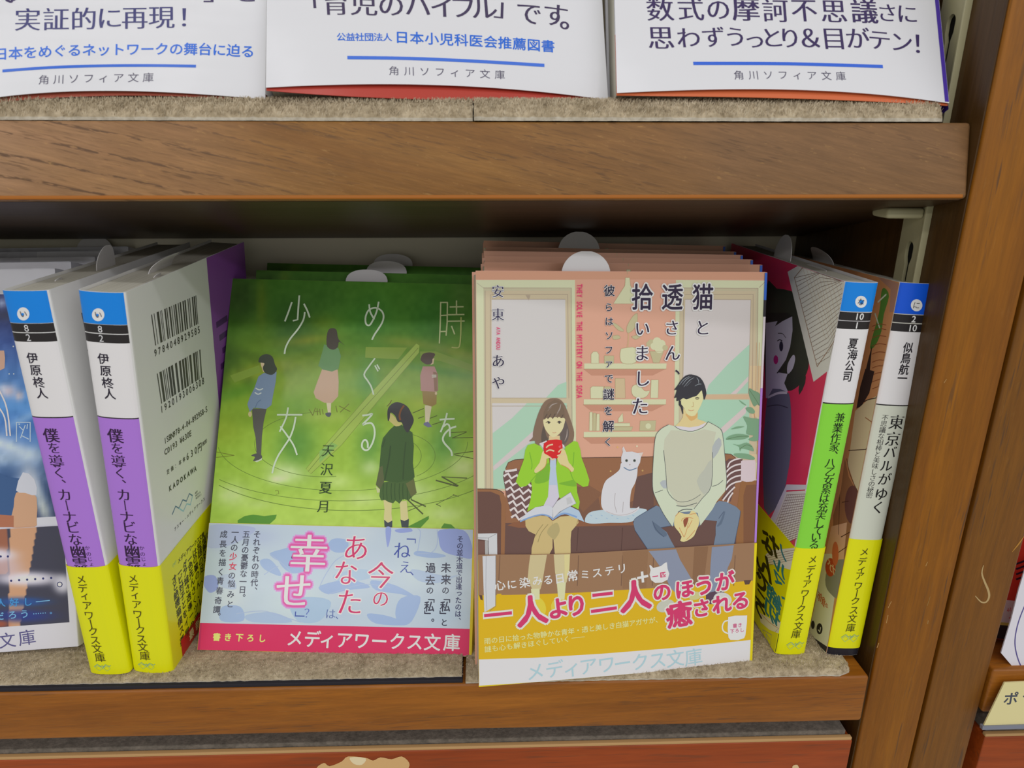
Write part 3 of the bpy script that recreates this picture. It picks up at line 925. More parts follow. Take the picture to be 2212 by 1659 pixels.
# --- green and grey spined books at the right
def make_right(P, t, label, sp, left_fn, obi_px):
    root = book_root('paperback_book', P, label)
    SS = Surf(P, 'front', 0, h=lambda a, b: -spine_w(min(max(a, 0), t), t, 1.7))
    SL = Surf(P, 'left', 0, clamp=(0.5, 104.8, 0.1, 147.8))
    wrap_mesh('cover', root, M_PRINT, 'spine', t, 1.7, 0, 148, colr=sp['cover'])
    page_block(root, 'spine', t)
    b_obi = SS.ab(*obi_px)[1]
    A = Art(SS)
    def yb(y, x): return SS.ab(x, y)[1]
    A.rect(0.3, yb(sp['blue'][1], sp['blue'][0]), t - .3, 147.9, sp.get('bluec', BLUE), 1, 18)
    bx = sp['blue'][0]
    A.rect(0.3, yb(sp['k1'][1], bx), t - .3, yb(sp['k1'][0], bx), BLACK, 1, 18)
    A.rect(0.3, yb(sp['k2'][1], bx), t - .3, yb(sp['k2'][0], bx), BLACK, 1, 18)
    A.rect(0.3, yb(sp['line'][1], sp['line'][0]), t - .3, yb(sp['k2'][1], bx), WHITE, 1, 18)
    b = yb(sp['line'][1], sp['line'][0])
    A.rect(0.3, b - .35, t - .3, b + .1, BLACK, 2, 18)
    A.rect(0.3, b_obi - 1, t - .3, b - .3, sp['title_bg'], 1, 18)
    A.build('spine_print', root)
    T = Art(SS, base=0.08)
    cx, cy = sp['disc']
    T.ellipse(cx, cy, 12.5, 13, (226, 226, 230), 2)
    T.text(sp['kana'], [(cx, cy)], 17, (40, 36, 40), 3)
    for s_, p, sz in sp['nums']: T.text(s_, [(p[0] - (len(s_) - 1) * 5, p[1]), (p[0] + (len(s_) - 1) * 5, p[1])] if len(s_) > 1 else [p], sz, (222, 222, 226), 3, 'bold')
    T.text(sp['author'][0], sp['author'][1], 25, (30, 24, 34), 3, 'bold', True, sx=.9)
    for txt, pts, sz, cc, st in sp['title']: T.text(txt, pts, sz, cc, 3, st, True)
    T.build('spine_lettering', root)
    v0 = sp.get('obi_v0', 0.1)
    band = wrap_mesh('paper_band', root, M_PRINT, 'spine', t, 1.7, v0, b_obi, out=0.26, thick=0.15, colr=YEL_IN)
    TB = Art(SS, base=0.34)
    TB.text('メディアワークス文庫', sp['obi_pts'], 20, (64, 60, 10), 3, 'regular', True, sx=.95)
    logo(TB, sp['logo'][0], sp['logo'][1], 37, (130, 170, 150), (190, 208, 100))
    TB.build('band_lettering', band)
    left_fn(root, band, SL, Surf(P, 'left', -0.26, clamp=(0.5, 104.8, 0.1, 147.8)), b_obi)
    return root
f4 = crop(4.0, 1659, 450); f6 = crop(2.373, 1560, 960); f5 = crop(5.53, 1600, 560); f7 = crop(4.365, 1620, 1060); f3 = crop(3.318, 1560, 480)
PB1 = Pose(-37.50, 5.31, 4.05, 0.44, 1.79, 1.96, 1.0067)
PB2 = Pose(-16.78, 5.53, 3.19, 2.41, -0.76, 2.29, 1.002)
def b1_left(root, band, SL, SLO, b_obi):
    A = Art(SL)
    red = (222, 52, 90)
    A.rect(1.3, 0.1, 104.9, 147.9, red, 0, 4, 4)
    hair = (52, 58, 44)
    A.poly(f5([(300, 340), (430, 350), (560, 370), (640, 430), (720, 800), (800, 1060), (810, 1290), (720, 1480), (600, 1570), (480, 1560), (300, 1600)]), hair, 1, 3)
    face = (198, 196, 214)
    A.poly(f5([(300, 700), (420, 740), (520, 720), (615, 680), (620, 850), (590, 1050), (540, 1200), (430, 1360), (300, 1480)]), face, 2)
    A.poly(f5([(560, 1260), (610, 1160), (640, 1145), (650, 1200), (620, 1310), (560, 1370)]), face, 2, 3)
    A.poly(f5([(300, 1480), (440, 1350), (560, 1370), (520, 1480), (560, 1570), (560, 1659), (300, 1659)]), face, 2)
    A.poly(f5([(300, 640), (440, 640), (560, 640), (620, 680), (500, 740), (410, 800), (440, 740), (300, 760)]), (36, 40, 34), 3)
    A.ellipse(*one(f5, 484, 1040), 4.2, 11, (30, 36, 62), 3)
    A.stroke(f5([(440, 975), (465, 962), (495, 975)]), 2.2, (30, 34, 50), 4)
    A.stroke(f5([(445, 885), (500, 890), (540, 940)]), 1.5, (60, 56, 60), 4)
    A.ellipse(*one(f5, 420, 1200), 5.0, 9.5, (196, 40, 130), 3)
    A.stroke(f5([(435, 1358), (500, 1310), (540, 1240)]), 2.4, (44, 44, 50), 4)
    A.poly(f5([(700, 1480), (770, 1370), (770, 1480), (700, 1620)]), hair, 3, 2)
    A.poly(f3([(320, 1270), (460, 1215), (490, 1300), (495, 1500), (490, 1659), (470, 1800), (420, 2000), (300, 2050)]), (104, 108, 128), 3, 3)
    A.stroke(f3([(330, 1255), (400, 1225), (462, 1222)]), 5, (214, 214, 224), 4)
    A.stroke(f3([(325, 1320), (400, 1310), (470, 1330)]), 2, (60, 62, 76), 4)
    paper = (226, 222, 214)
    A.poly(f5([(560, 150), (680, 80), (995, 170), (1350, 240), (1400, 800), (1050, 1330), (870, 1465)]), paper, 4)
    # ruled manuscript sheet
    gl = (150, 112, 84)
    q = f4([(228, 598), (300, 508), (640, 612), (640, 1190), (425, 1368)])
    A.stroke(q[:2], 2, gl, 6, 0); A.stroke([q[0], q[4]], 2, gl, 6, 0); A.stroke([q[4], q[3]], 2, gl, 6, 0)
    for i in range(21):
        s_ = i / 20
        x0, y0 = 232 + 193 * s_, 600 + 745 * s_
        ln = min(520, (640 - x0) * 1.25)
        A.stroke(f4([(x0, y0), (x0 + (640 - x0) * .5, y0 - (640 - x0) * .30 ), (640, y0 - (640 - x0) * .62)]), 1.1, (120, 96, 84), 5, 0)
    for i in range(10):
        s_ = i / 10
        A.stroke(f4([(300 + 340 * s_, 512 + 100 * s_), (min(640, 500 + 300 * s_), 512 + 100 * s_ + (min(640, 500 + 300 * s_) - (300 + 340 * s_)) * 3.1)]), 0.9, (196, 178, 150), 5, 0)
    # lower sheet
    A.poly(f7([(340, 10), (560, 30), (540, 550), (180, 560), (190, 380), (260, 200)]), paper, 4)
    A.poly(f6([(240, 400), (330, 205), (450, 222), (445, 245), (330, 235), (270, 400)]), (212, 212, 222), 5)
    for i in range(20):
        y0 = 40 + i * 27
        xl = 345 - i * 9
        A.stroke(f7([(xl, y0), (545, y0 + 14)]), 1.0, (126, 104, 96), 5, 0)
    for i in range(12):
        x0 = 350 + i * 17
        A.stroke(f7([(x0, 40), (x0 - 40 - (12 - i) * 9, 400), (x0 - 70 - (12 - i) * 11, 580)]), 0.9, (150, 126, 110), 5, 0)
    A.poly(f7([(60, 1170), (100, 1230), (170, 1310), (280, 1360), (280, 1580), (160, 1500), (60, 1390)]), (44, 40, 42), 5)
    A.build('front_cover_print', root)
    # yellow die-cut band with hand-written lettering
    C = Art(SLO, base=0.05)
    Y = (236, 222, 0)
    C.poly(f7([(100, 230), (190, 310), (170, 400), (150, 620), (215, 720), (410, 775), (300, 1250), (240, 1230), (70, 1150), (60, 900), (80, 500)]), Y, 0)
    C.poly(f7([(150, 600), (200, 560), (440, 560), (425, 720), (405, 775), (230, 700), (150, 680)]), paper, 1)
    for i in range(5): C.stroke(f7([(160, 610 + 24 * i), (430, 575 + 28 * i)]), 0.9, (150, 126, 110), 2, 0)
    C.poly(f7([(90, 1150), (240, 1230), (300, 1250), (280, 1360), (180, 1310), (100, 1240)]), (224, 222, 206), 1)
    C.stroke(f7([(100, 1160), (180, 1240), (270, 1300), (240, 1330)]), 1, (190, 130, 90), 2, 0)
    blk = (46, 44, 14)
    for ch, x, yy, s_ in (('な', 190, 500, 46), ('ん', 140, 700, 46), ('で', 130, 880, 42), ('こ', 100, 1010, 30), ('う', 95, 1110, 34)):
        C.text(ch, f7([(x, yy)]), s_, blk, 3, 'heavy', sx=1.9)
    tl = (30, 120, 140)
    for ch, x, yy, s_ in (('ノ', 310, 580, 26), ('ル', 280, 720, 30), ('マ', 270, 840, 28), ('、', 290, 945, 22), ('締', 225, 1010, 34), ('切', 205, 1150, 34)):
        C.text(ch, f7([(x, yy)]), s_, tl, 3, 'heavy', sx=2.0)
    C.stroke(f7([(120, 1310), (120, 1420), (190, 1455), (205, 1360), (120, 1310)]), 1.2, (150, 150, 150), 6, 0)
    C.text('フ', f7([(165, 1390)]), 14, (170, 170, 170), 6, 'regular', sx=1.8)
    C.build('band_cover_lettering', band)
def b2_left(root, band, SL, SLO, b_obi):
    A = Art(SLO)
    A.rect(0.3, 0.1, 104.9, 147.9, (206, 146, 96), 0, 4, 4)
    A.poly(f4([(950, 580), (1060, 610), (1130, 650), (1100, 900), (1050, 900), (1060, 700)]), (178, 134, 114), 1)
    A.poly(f4([(880, 1200), (960, 900), (980, 720), (1010, 690), (1045, 760), (1000, 920), (980, 1060), (930, 1180)]), (84, 138, 52), 2, 3)
    A.stroke(f4([(950, 810), (1020, 745)]), 4, (212, 226, 200), 3, 0); A.stroke(f4([(925, 910), (965, 1035)]), 4, (205, 220, 196), 3, 0)
    for y_ in (1000, 1040, 1100, 1170, 1240, 1310, 1360, 1420, 1480, 1540):
        A.stroke(f4([(900, y_ + 20), (960, y_), (1020, y_ + 8)]), 1.5, (150, 84, 48), 3)
    A.poly(f4([(780, 1659), (860, 1330), (900, 1180), (880, 1400), (850, 1560), (830, 1659)]), (50, 34, 30), 3)
    pl = crop(3.605, 1800, 780)
    A.poly(pl([(250, 60), (320, 80), (280, 250), (220, 350), (180, 370), (210, 200)]), (52, 36, 34), 3)
    A.poly(pl([(170, 390), (260, 310), (360, 285), (360, 480), (230, 1060), (190, 1030), (110, 800), (130, 690)]), (226, 206, 164), 4, 0)
    A.stroke(pl([(190, 355), (260, 305), (355, 285)]), 2, (50, 36, 30), 5); A.stroke(pl([(120, 695), (190, 692), (270, 688)]), 1.6, (70, 50, 40), 5)
    A.stroke(pl([(105, 760), (130, 880), (195, 1030)]), 2, (110, 70, 50), 5); A.stroke(pl([(250, 440), (308, 480)]), 2, (170, 110, 70), 5)
    A.poly(pl([(90, 760), (120, 900), (190, 1030), (150, 1300), (130, 1659), (0, 1659), (0, 1200), (60, 1000)]), (156, 108, 70), 3, 0)
    A.ellipse(*one(pl, 150, 1120), 17, 42, (112, 70, 62), 4)
    for a_, b_ in (((60, 1370), (135, 1340)), ((40, 1490), (110, 1450)), ((70, 1100), (120, 1090)), ((50, 1060), (40, 1350))):
        A.stroke(pl([a_, b_]), 1.6, (80, 44, 30), 5, 0)
    A.poly(f6([(560, 420), (640, 400), (640, 640), (600, 640), (530, 560)]), (224, 176, 140), 4)
    A.poly(f6([(520, 560), (560, 560), (600, 620), (600, 1060), (530, 1080), (440, 990), (480, 800)]), (226, 222, 204), 5)
    A.poly(f6([(540, 640), (600, 590), (640, 620), (600, 780), (560, 770), (530, 720)]), (140, 140, 128), 6, 3)
    A.ellipse(*one(f6, 555, 630), 11, 20, (188, 74, 44), 6); A.ellipse(*one(f6, 580, 560), 7, 26, (206, 110, 70), 6)
    A.text('が', f6([(560, 630)]), 20, (226, 190, 150), 7, 'bold', sx=1.8)
    A.text('飾', f6([(508, 792)]), 20, (196, 110, 70), 7, 'bold', sx=1.8); A.text('る', f6([(535, 825)]), 10, (196, 110, 70), 7, 'bold', sx=1.8)
    A.ellipse(*one(f6, 499, 945), 6.5, 12, (28, 26, 26), 6); A.text('L', f6([(499, 945)]), 16, (226, 226, 214), 7, 'bold', sx=1.2)
    A.ellipse(*one(f6, 465, 925), 4, 9, (28, 26, 26), 6)
    A.poly(f6([(440, 960), (470, 1010), (540, 1040), (552, 1044), (548, 1090), (500, 1060), (440, 1010)]), (26, 26, 34), 6)
    A.build('front_cover_print', root)
GB = dict(cover=(214, 212, 216), blue=(1853, 673.5), k1=(675, 693), k2=(694.5, 711.5), line=(1818, 871.5), title_bg=(134, 214, 62),
          disc=(1860, 652), kana='な', nums=[('10', (1856.5, 684), 20), ('1', (1851, 703), 20)],
          author=('夏海公司', [(1843, 742), (1842, 766), (1836, 790), (1831, 813)]),
          title=[('兼業作家、八乙女累は充実している', [(1814.7, 902), (1810, 924.5), (1805.6, 945.6), (1802.6, 965), (1799, 984), (1794, 1000), (1794, 1019), (1790, 1038), (1785.5, 1057), (1781, 1076), (1778, 1095), (1774, 1112), (1771, 1131), (1768, 1146), (1763, 1160), (1759, 1177)], 23, (22, 44, 18), 'mincho_bold')],
          obi_pts=[(1756, 1208.6), (1752, 1230), (1747.5, 1244.5), (1743, 1261), (1739, 1282), (1735, 1298), (1731, 1315), (1728, 1333), (1725, 1352), (1720, 1370)], logo=(1717, 1394))
green_spine = make_right(PB1, 11.91, 'paperback with lime green spine beside the coral stack, pink cartoon cover facing left', GB, b1_left, (1756, 1184.5))
GR = dict(cover=(206, 206, 196), blue=(1975, 679), k1=(680.5, 698), k2=(700, 717.5), line=(1933, 875), title_bg=(204, 208, 194), bluec=(0, 84, 214),
          disc=(1980, 659.5), kana='に', nums=[('2', (1974, 689.5), 20), ('10', (1971, 709), 20)],
          author=('似鳥航一', [(1962, 751), (1957, 774), (1953, 798), (1949.4, 817)]),
          title=[('東京バルがゆく', [(1937, 912), (1929, 948), (1923, 977), (1915, 1006), (1911, 1035), (1904, 1067), (1897, 1096)], [34, 33, 29, 28, 29, 30, 30], (26, 24, 26), 'mincho_bold'),
                 ('不思議な相棒と美味しさの秘密', [(1912, 902), (1878, 1070)], 14, (52, 50, 50), 'mincho')],
          obi_pts=[(1867.6, 1192), (1862.6, 1213), (1860, 1230), (1857, 1244), (1854, 1265.5), (1851, 1281.5), (1848, 1298), (1845, 1318), (1841.5, 1336), (1838, 1356)], logo=(1835, 1378), obi_v0=3.4)
grey_spine = make_right(PB2, 13.03, 'paperback with pale grey spine standing last, against the dark bookcase side', GR, b2_left, (1872, 1166))
D_ = Art(Surf(PB2, 'front', 0, h=lambda a, b: -spine_w(min(max(a, 0), 13.03), 13.03, 1.7)), base=.06)
D_.rect(.3, 0.1, 12.7, 3.5, (30, 28, 38), 1, 16); D_.build('black_foot', grey_spine)
slip(green_spine, 'spine', 11.9, 62, 5.5, 8, 10, bend=.6)
slip(green_spine, 'spine', 11.9, 38, 8.5, 8, .8)
slip(grey_spine, 'spine', 13.0, 66, 3.0, 10, 8, bend=-5)
slip(grey_spine, 'spine', 13.0, 40, 3.5, 10, .8)
# ---------------------------------------------------------------- face-out books
k1 = crop(3.568, 420, 500); k2 = crop(3.318, 420, 940); g4 = crop(5.184, 780, 840); ga = crop(5.351, 420, 690)
ORD = ['front', 'second', 'third', 'fourth', 'fifth', 'last']

def face_body(P, t, label, cover_col, group=None, r=1.0):
    root = book_root('paperback_book', P, label, group)
    wrap_mesh('cover', root, M_PRINT, 'face', t, r, 0, 148, colr=cover_col)
    page_block(root, 'face', t)
    return root

# ---- green cover: girls in a meadow with a clock face
PG = Pose(-262.32, 7.79, 9.09, 28.06, -2.86, 0.67, 1.034)
TG = 11.0
green = face_body(PG, TG, 'x', (64, 96, 34))
SG = Surf(PG, 'front', 0, clamp=(.1, 104.9, .1, 147.9))
def paint_green(X, Y):
    p = Paint(X, Y, (0, 0, 0))
    p.grad([(590, (62, 112, 26)), (680, (66, 122, 30)), (740, (92, 140, 32)), (800, (116, 156, 38)), (860, (134, 172, 48)), (930, (146, 182, 58)), (1000, (152, 190, 68)), (1080, (160, 196, 80)), (1140, (172, 204, 92))])
    B = p.blob
    for x, y, rx, ry, c, a, r in (
        (520, 640, 50, 60, (48, 78, 24), .8, 0), (640, 700, 60, 70, (40, 78, 26), .6, 10), (700, 640, 50, 40, (52, 100, 26), .5, 0), (565, 660, 12, 60, (110, 130, 20), .5, 0),
        (840, 640, 50, 60, (70, 130, 34), .5, 0), (920, 690, 40, 60, (50, 120, 34), .5, 20), (800, 700, 60, 40, (64, 132, 40), .5, 0), (1000, 640, 30, 60, (74, 110, 50), .5, 0),
        (560, 740, 60, 40, (96, 130, 20), .5, -30), (480, 790, 30, 60, (40, 80, 30), .6, 10), (560, 780, 60, 14, (60, 92, 22), .5, 20), (530, 810, 14, 40, (50, 84, 30), .5, -40),
        (660, 735, 60, 12, (160, 160, 44), .6, -6), (700, 765, 90, 12, (96, 130, 10), .6, -4), (620, 790, 80, 20, (120, 140, 10), .5, -4), (560, 800, 60, 16, (156, 166, 60), .6, -14),
        (880, 740, 70, 12, (150, 160, 60), .55, 8), (980, 760, 60, 12, (150, 160, 64), .6, 14), (940, 800, 90, 10, (60, 130, 30), .6, 10), (700, 700, 30, 20, (130, 150, 30), .4, 0),
        (520, 845, 60, 14, (70, 130, 30), .6, -15), (610, 830, 60, 16, (144, 170, 60), .6, -10), (560, 900, 60, 20, (120, 160, 40), .4, -10), (480, 930, 40, 30, (140, 160, 40), .5, 0),
        (640, 880, 40, 26, (90, 150, 60), .4, 0), (800, 830, 60, 12, (110, 160, 60), .5, 0), (900, 900, 60, 40, (150, 180, 60), .5, 20), (980, 900, 50, 24, (110, 160, 50), .5, 0),
        (640, 960, 44, 60, (70, 130, 50), .75, 10), (800, 960, 30, 60, (80, 140, 60), .7, 0), (960, 960, 36, 50, (80, 140, 60), .8, 0), (620, 700, 34, 46, (44, 92, 34), .5, 0), (805, 690, 34, 50, (44, 106, 44), .4, 0), (945, 700, 34, 60, (50, 110, 40), .4, 0), (795, 820, 26, 50, (50, 130, 60), .5, 0),
        (620, 1020, 40, 20, (200, 222, 170), .8, 10), (500, 1070, 34, 26, (196, 218, 160), .8, 0), (600, 1035, 22, 10, (214, 232, 196), .8, 0), (730, 1040, 30, 16, (200, 222, 160), .5, 0), (1000, 1010, 34, 24, (200, 216, 160), .8, 0),
        (780, 1080, 40, 16, (200, 220, 170), .6, 0), (900, 1060, 40, 30, (190, 214, 160), .6, 0), (960, 1110, 40, 16, (196, 220, 160), .6, 0), (560, 1090, 30, 10, (190, 214, 150), .5, 0), (800, 1010, 20, 16, (196, 216, 170), .6, 0),
        (690, 900, 60, 12, (176, 200, 100), .5, 0), (700, 1090, 120, 20, (176, 206, 90), .5, 0), (480, 1110, 40, 20, (140, 180, 60), .5, 0), (830, 985, 20, 14, (130, 170, 60), .5, 0), (960, 1040, 60, 12, (140, 180, 60), .5, 0),
        (770, 920, 30, 12, (150, 190, 90), .5, 0), (920, 870, 40, 16, (176, 190, 60), .4, 0), (1010, 930, 30, 16, (120, 160, 44), .6, 0)):
        B(x, y, rx, ry, c, a, r)
    p.speckle(5, 9, 1); p.speckle(4, 23, 2)
    return p.c * np.array([1.06, 1.05, 1.0])
cover_paint = painted_grid(SG, 0.15, 0.15, 104.9, 147.9, 150, 200, paint_green, 0.02, 'cover_print', green)
A = Art(SG, base=0.05)
ln = (104, 134, 50)
def clip_arc(A, cx, cy, rx, ry, a0, a1, w, c):
    seg = []
    for i in range(60):
        t = rad(a0 + (a1 - a0) * i / 59)
        p = (cx + rx * math.cos(t), cy + ry * math.sin(t))
        a, b = A.S.ab(*p)
        if 0.6 < a < 104.3 and b > 44: seg.append(p)
        else:
            if len(seg) > 3: A.stroke(seg, w, c, 0, 0)
            seg = []
    if len(seg) > 3: A.stroke(seg, w, c, 0, 0)
clip_arc(A, 760, 965, 360, 138, 5, 178, 1.3, ln); clip_arc(A, 740, 960, 340, 122, 10, 175, 1.1, ln); clip_arc(A, 740, 955, 270, 105, 0, 180, 1, ln)
clip_arc(A, 700, 960, 150, 70, 80, 260, 1, ln); clip_arc(A, 860, 985, 80, 50, -80, 60, 1, ln); clip_arc(A, 850, 985, 60, 40, -60, 60, 1, ln)
for a_, b_ in (((1040, 730), (1290, 700)), ((1050, 740), (1270, 780)), ((1010, 490), (1180, 480)), ((1180, 485), (1020, 550)), ((1020, 550), (1250, 545)), ((640, 330), (700, 310)), ((580, 270), (700, 220)), ((770, 330), (850, 300)), ((800, 400), (900, 370))):
    p = g4([a_, b_]); p = [(min(x, 1022), y) for x, y in p]; A.stroke(p, 1.6, (84, 96, 34), 0, 0)
for a_, b_, w in (((905, 985), (1185, 1000), 2), ((905, 985), (1085, 1085), 3), ((840, 1025), (1075, 1090), 3), ((560, 1240), (720, 1315), 3), ((520, 1240), (690, 1400), 3), ((520, 1370), (690, 1300), 1.5), ((840, 1290), (890, 1315), 1.5), ((1030, 1185), (1090, 1205), 1.5), ((1040, 1190), (850, 1290), 1)):
    A.stroke(g4([a_, b_]), w, (84, 96, 50), 0, 0)
vi = (120, 130, 44)
for pts in ([(885, 1372), (912, 1418)], [(912, 1418), (932, 1360)], [(945, 1365), (950, 1415)], [(930, 1390), (960, 1385)], [(965, 1368), (970, 1412)], [(985, 1370), (992, 1408)], [(1090, 1345), (1100, 1392)], [(1115, 1345), (1200, 1388)], [(1190, 1330), (1125, 1392)]):
    A.stroke(k1(pts), 1.8, vi, 0, 0)
for pts in ([(150, 160), (285, 145)], [(145, 120), (285, 145)], [(580, 400), (600, 395), (605, 420), (585, 425)]): A.stroke(k2(pts), 1.3, vi, 0, 0)
# wooden clock hand lying across the meadow
A.poly([(899, 742), (906, 746), (905, 762), (820, 862), (737, 962), (671, 1024), (661, 1013), (708, 955), (800, 850)], (164, 192, 84), 1)
A.stroke([(903, 752), (815, 850), (716, 958), (666, 1018)], 1.0, (110, 130, 50), 2, 0)
A.stroke([(899, 742), (800, 850), (708, 955), (661, 1013), (671, 1024), (737, 962), (820, 862), (905, 762)], .9, (130, 150, 60), 2, 0)
A.poly([(690, 975), (716, 955), (730, 962), (690, 1000)], (140, 186, 96), 2)
# bench-like pale slabs
A.poly(k1([(275, 1110), (500, 1030), (510, 1085), (310, 1165)]), (138, 168, 62), 0)
A.poly(k1([(1320, 890), (1640, 895), (1570, 985), (1315, 972)]), (138, 168, 60), 0)
A.poly(k1([(1740, 925), (1860, 925), (2150, 1030), (2150, 1080), (1900, 1000), (1740, 975)]), (134, 164, 60), 0, 0)
# leaves at the lower edge
lf = (86, 146, 46)
A.poly(k2([(310, 610), (360, 580), (420, 570), (500, 580), (590, 570), (580, 600), (540, 636), (310, 630)]), lf, 1)
A.poly(k2([(1530, 655), (1600, 620), (1680, 578), (1680, 600), (1620, 664), (1530, 660)]), lf, 1)
A.poly(k2([(1770, 660), (1790, 632), (1840, 640), (1870, 668), (1770, 668)]), lf, 1)
sk = (220, 200, 160)
# girl in blue
A.poly(ga([(665, 1030), (835, 1030), (800, 1180), (780, 1350), (770, 1580), (720, 1580), (710, 1380), (680, 1240)]), (92, 92, 86), 2, 0)
A.poly(ga([(690, 1020), (640, 1070), (612, 980), (640, 900), (690, 800), (740, 660), (800, 620), (950, 605), (940, 720), (910, 870), (890, 990), (830, 1035)]), (128, 150, 178), 3, 0)
A.stroke(ga([(770, 930), (730, 960), (700, 1030)]), 1.5, (100, 124, 156), 4)
A.stroke(ga([(710, 795), (750, 815), (790, 800)]), 2.5, (206, 216, 214), 4); A.stroke(ga([(700, 845), (735, 865), (770, 850)]), 2.5, (206, 216, 214), 4)
A.poly(ga([(765, 500), (830, 500), (830, 590), (800, 610), (780, 560)]), sk, 3, 2)
A.poly(ga([(740, 490), (760, 430), (830, 400), (900, 430), (930, 520), (955, 580), (900, 640), (820, 620), (790, 560), (810, 510), (770, 500)]), (66, 74, 62), 4, 3)
A.ellipse(*one(ga, 643, 1095), 4, 6, (208, 196, 140), 3)
A.poly(ga([(655, 1575), (710, 1550), (775, 1570), (770, 1610), (680, 1640), (700, 1590)]), (86, 88, 84), 5, 3)
A.poly(ga([(690, 1635), (780, 1600), (780, 1625), (720, 1650)]), (206, 216, 190), 4)
# girl in pink skirt, seen from behind
A.poly(k1([(1015, 1305), (1055, 1305), (1050, 1405), (1030, 1405)]), (222, 212, 176), 2)
A.poly(k1([(1010, 1400), (1045, 1395), (1055, 1405), (1040, 1430), (1015, 1420)]), (90, 96, 104), 3, 2)
A.poly(k1([(985, 1060), (1105, 1065), (1112, 1160), (1108, 1270), (1060, 1322), (1000, 1320), (935, 1285), (918, 1240), (950, 1150)]), (206, 174, 146), 3)
A.poly(k1([(1000, 870), (1110, 900), (1130, 960), (1110, 1060), (1060, 1080), (990, 1065), (955, 1035), (985, 930)]), (106, 152, 96), 4)
A.poly(k1([(1030, 765), (1060, 745), (1095, 760), (1110, 830), (1160, 880), (1115, 850), (1105, 890), (1070, 912), (1025, 890), (1018, 830)]), (76, 70, 60), 5, 3)
# child in shorts
A.poly(k1([(1775, 1340), (1830, 1340), (1805, 1490), (1780, 1490)]), (222, 212, 180), 2)
A.poly(k1([(1770, 1475), (1800, 1465), (1832, 1505), (1800, 1510), (1765, 1490)]), (116, 118, 150), 3)
A.poly(k1([(1755, 1230), (1868, 1235), (1865, 1330), (1830, 1350), (1765, 1330)]), (158, 132, 66), 3)
A.poly(k1([(1760, 1040), (1850, 1040), (1875, 1100), (1878, 1230), (1855, 1235), (1745, 1230), (1740, 1110)]), (190, 144, 138), 4)
A.poly(k1([(1840, 1080), (1872, 1090), (1875, 1230), (1850, 1230)]), (150, 110, 82), 5); A.stroke(k1([(1832, 1108), (1862, 1108)]), 2.4, (216, 216, 200), 6); A.stroke(k1([(1834, 1122), (1862, 1120)]), 2.4, (216, 216, 200), 6)
A.poly(k1([(1830, 985), (1850, 975), (1842, 1020), (1820, 1030)]), sk, 4)
A.poly(k1([(1745, 980), (1760, 945), (1810, 932), (1855, 945), (1835, 985), (1830, 1015), (1790, 1025), (1750, 1000)]), (84, 68, 58), 5, 3)
A.ellipse(*one(k1, 1862, 1248), 2.5, 3.5, sk, 5)
# schoolgirl in dark jacket
A.poly(g4([(250, 1240), (345, 1270), (340, 1400), (350, 1480), (345, 1550), (262, 1545), (255, 1440), (262, 1350)]), (214, 206, 146), 3)
A.poly(g4([(430, 1260), (510, 1255), (525, 1400), (530, 1460), (530, 1550), (455, 1548), (445, 1480), (440, 1370)]), (216, 208, 148), 3)
A.poly(g4([(258, 1465), (300, 1500), (350, 1475), (348, 1552), (262, 1546)]), (66, 74, 82), 4); A.poly(g4([(440, 1462), (485, 1480), (535, 1455), (530, 1552), (455, 1550)]), (62, 72, 76), 4)
A.poly(g4([(220, 1050), (590, 1000), (622, 1165), (580, 1200), (530, 1250), (470, 1230), (430, 1285), (385, 1250), (360, 1280), (310, 1270), (270, 1245), (225, 1250), (205, 1200)]), (72, 102, 50), 4)
for x_ in (250, 290, 340, 380, 430, 470, 520, 560): A.stroke(g4([(x_, 1060), (x_ - 4, 1150), (x_ + 2, 1240)]), 1.6, (50, 80, 36), 5)
A.poly(g4([(590, 1010), (622, 1165), (560, 1210), (500, 1060)]), (104, 110, 62), 5)
A.poly(g4([(380, 405), (450, 400), (520, 450), (575, 490), (590, 640), (580, 830), (600, 990), (560, 1020), (400, 1050), (260, 1030), (210, 1120), (165, 1075), (205, 880), (225, 640), (245, 550), (320, 460)]), (62, 94, 44), 6, 0)
A.poly(g4([(165, 1075), (205, 880), (240, 860), (260, 1030), (215, 1125)]), (92, 100, 62), 7)
A.stroke(g4([(330, 640), (310, 800), (265, 1020)]), 3, (48, 76, 36), 7); A.stroke(g4([(500, 600), (480, 800), (470, 1010)]), 3, (52, 80, 38), 7); A.stroke(g4([(270, 560), (240, 650)]), 2.5, (52, 80, 38), 7)
A.poly(g4([(325, 270), (390, 330), (410, 370), (455, 380), (450, 405), (390, 420), (345, 385), (310, 345)]), (202, 192, 120), 7, 2)
A.poly(g4([(300, 360), (295, 250), (320, 190), (380, 152), (450, 158), (520, 200), (560, 270), (590, 350), (560, 430), (520, 490), (480, 440), (455, 375), (410, 365), (380, 300), (330, 265), (320, 330)]), (56, 56, 58), 8, 3)
A.stroke(g4([(478, 190), (445, 240), (430, 300), (438, 345)]), 4, (126, 76, 36), 9)
A.stroke(g4([(290, 195), (320, 165), (340, 130)]), 1.4, (110, 80, 40), 9)
A.poly(g4([(165, 1090), (212, 1125), (212, 1160), (180, 1165)]), (200, 206, 150), 4)
A.build('illustration', green)
T = Art(SG, base=0.22)
tw = (206, 226, 196)
def S_(c, pts, w=3.6, sm=4, colr=tw): T.stroke(c(pts), w, colr, 0, sm)
def done():
    global T
    T.build('title_character', green); T = Art(SG, base=0.22)
S_(k1, [(750, 548), (725, 620), (698, 690)]); S_(k1, [(808, 497), (800, 600), (795, 680), (762, 688)], 3.6, 0); S_(k1, [(845, 560), (870, 610), (888, 660)])
S_(k1, [(850, 625), (840, 680), (800, 750), (740, 825), (705, 890), (695, 940)]); done()
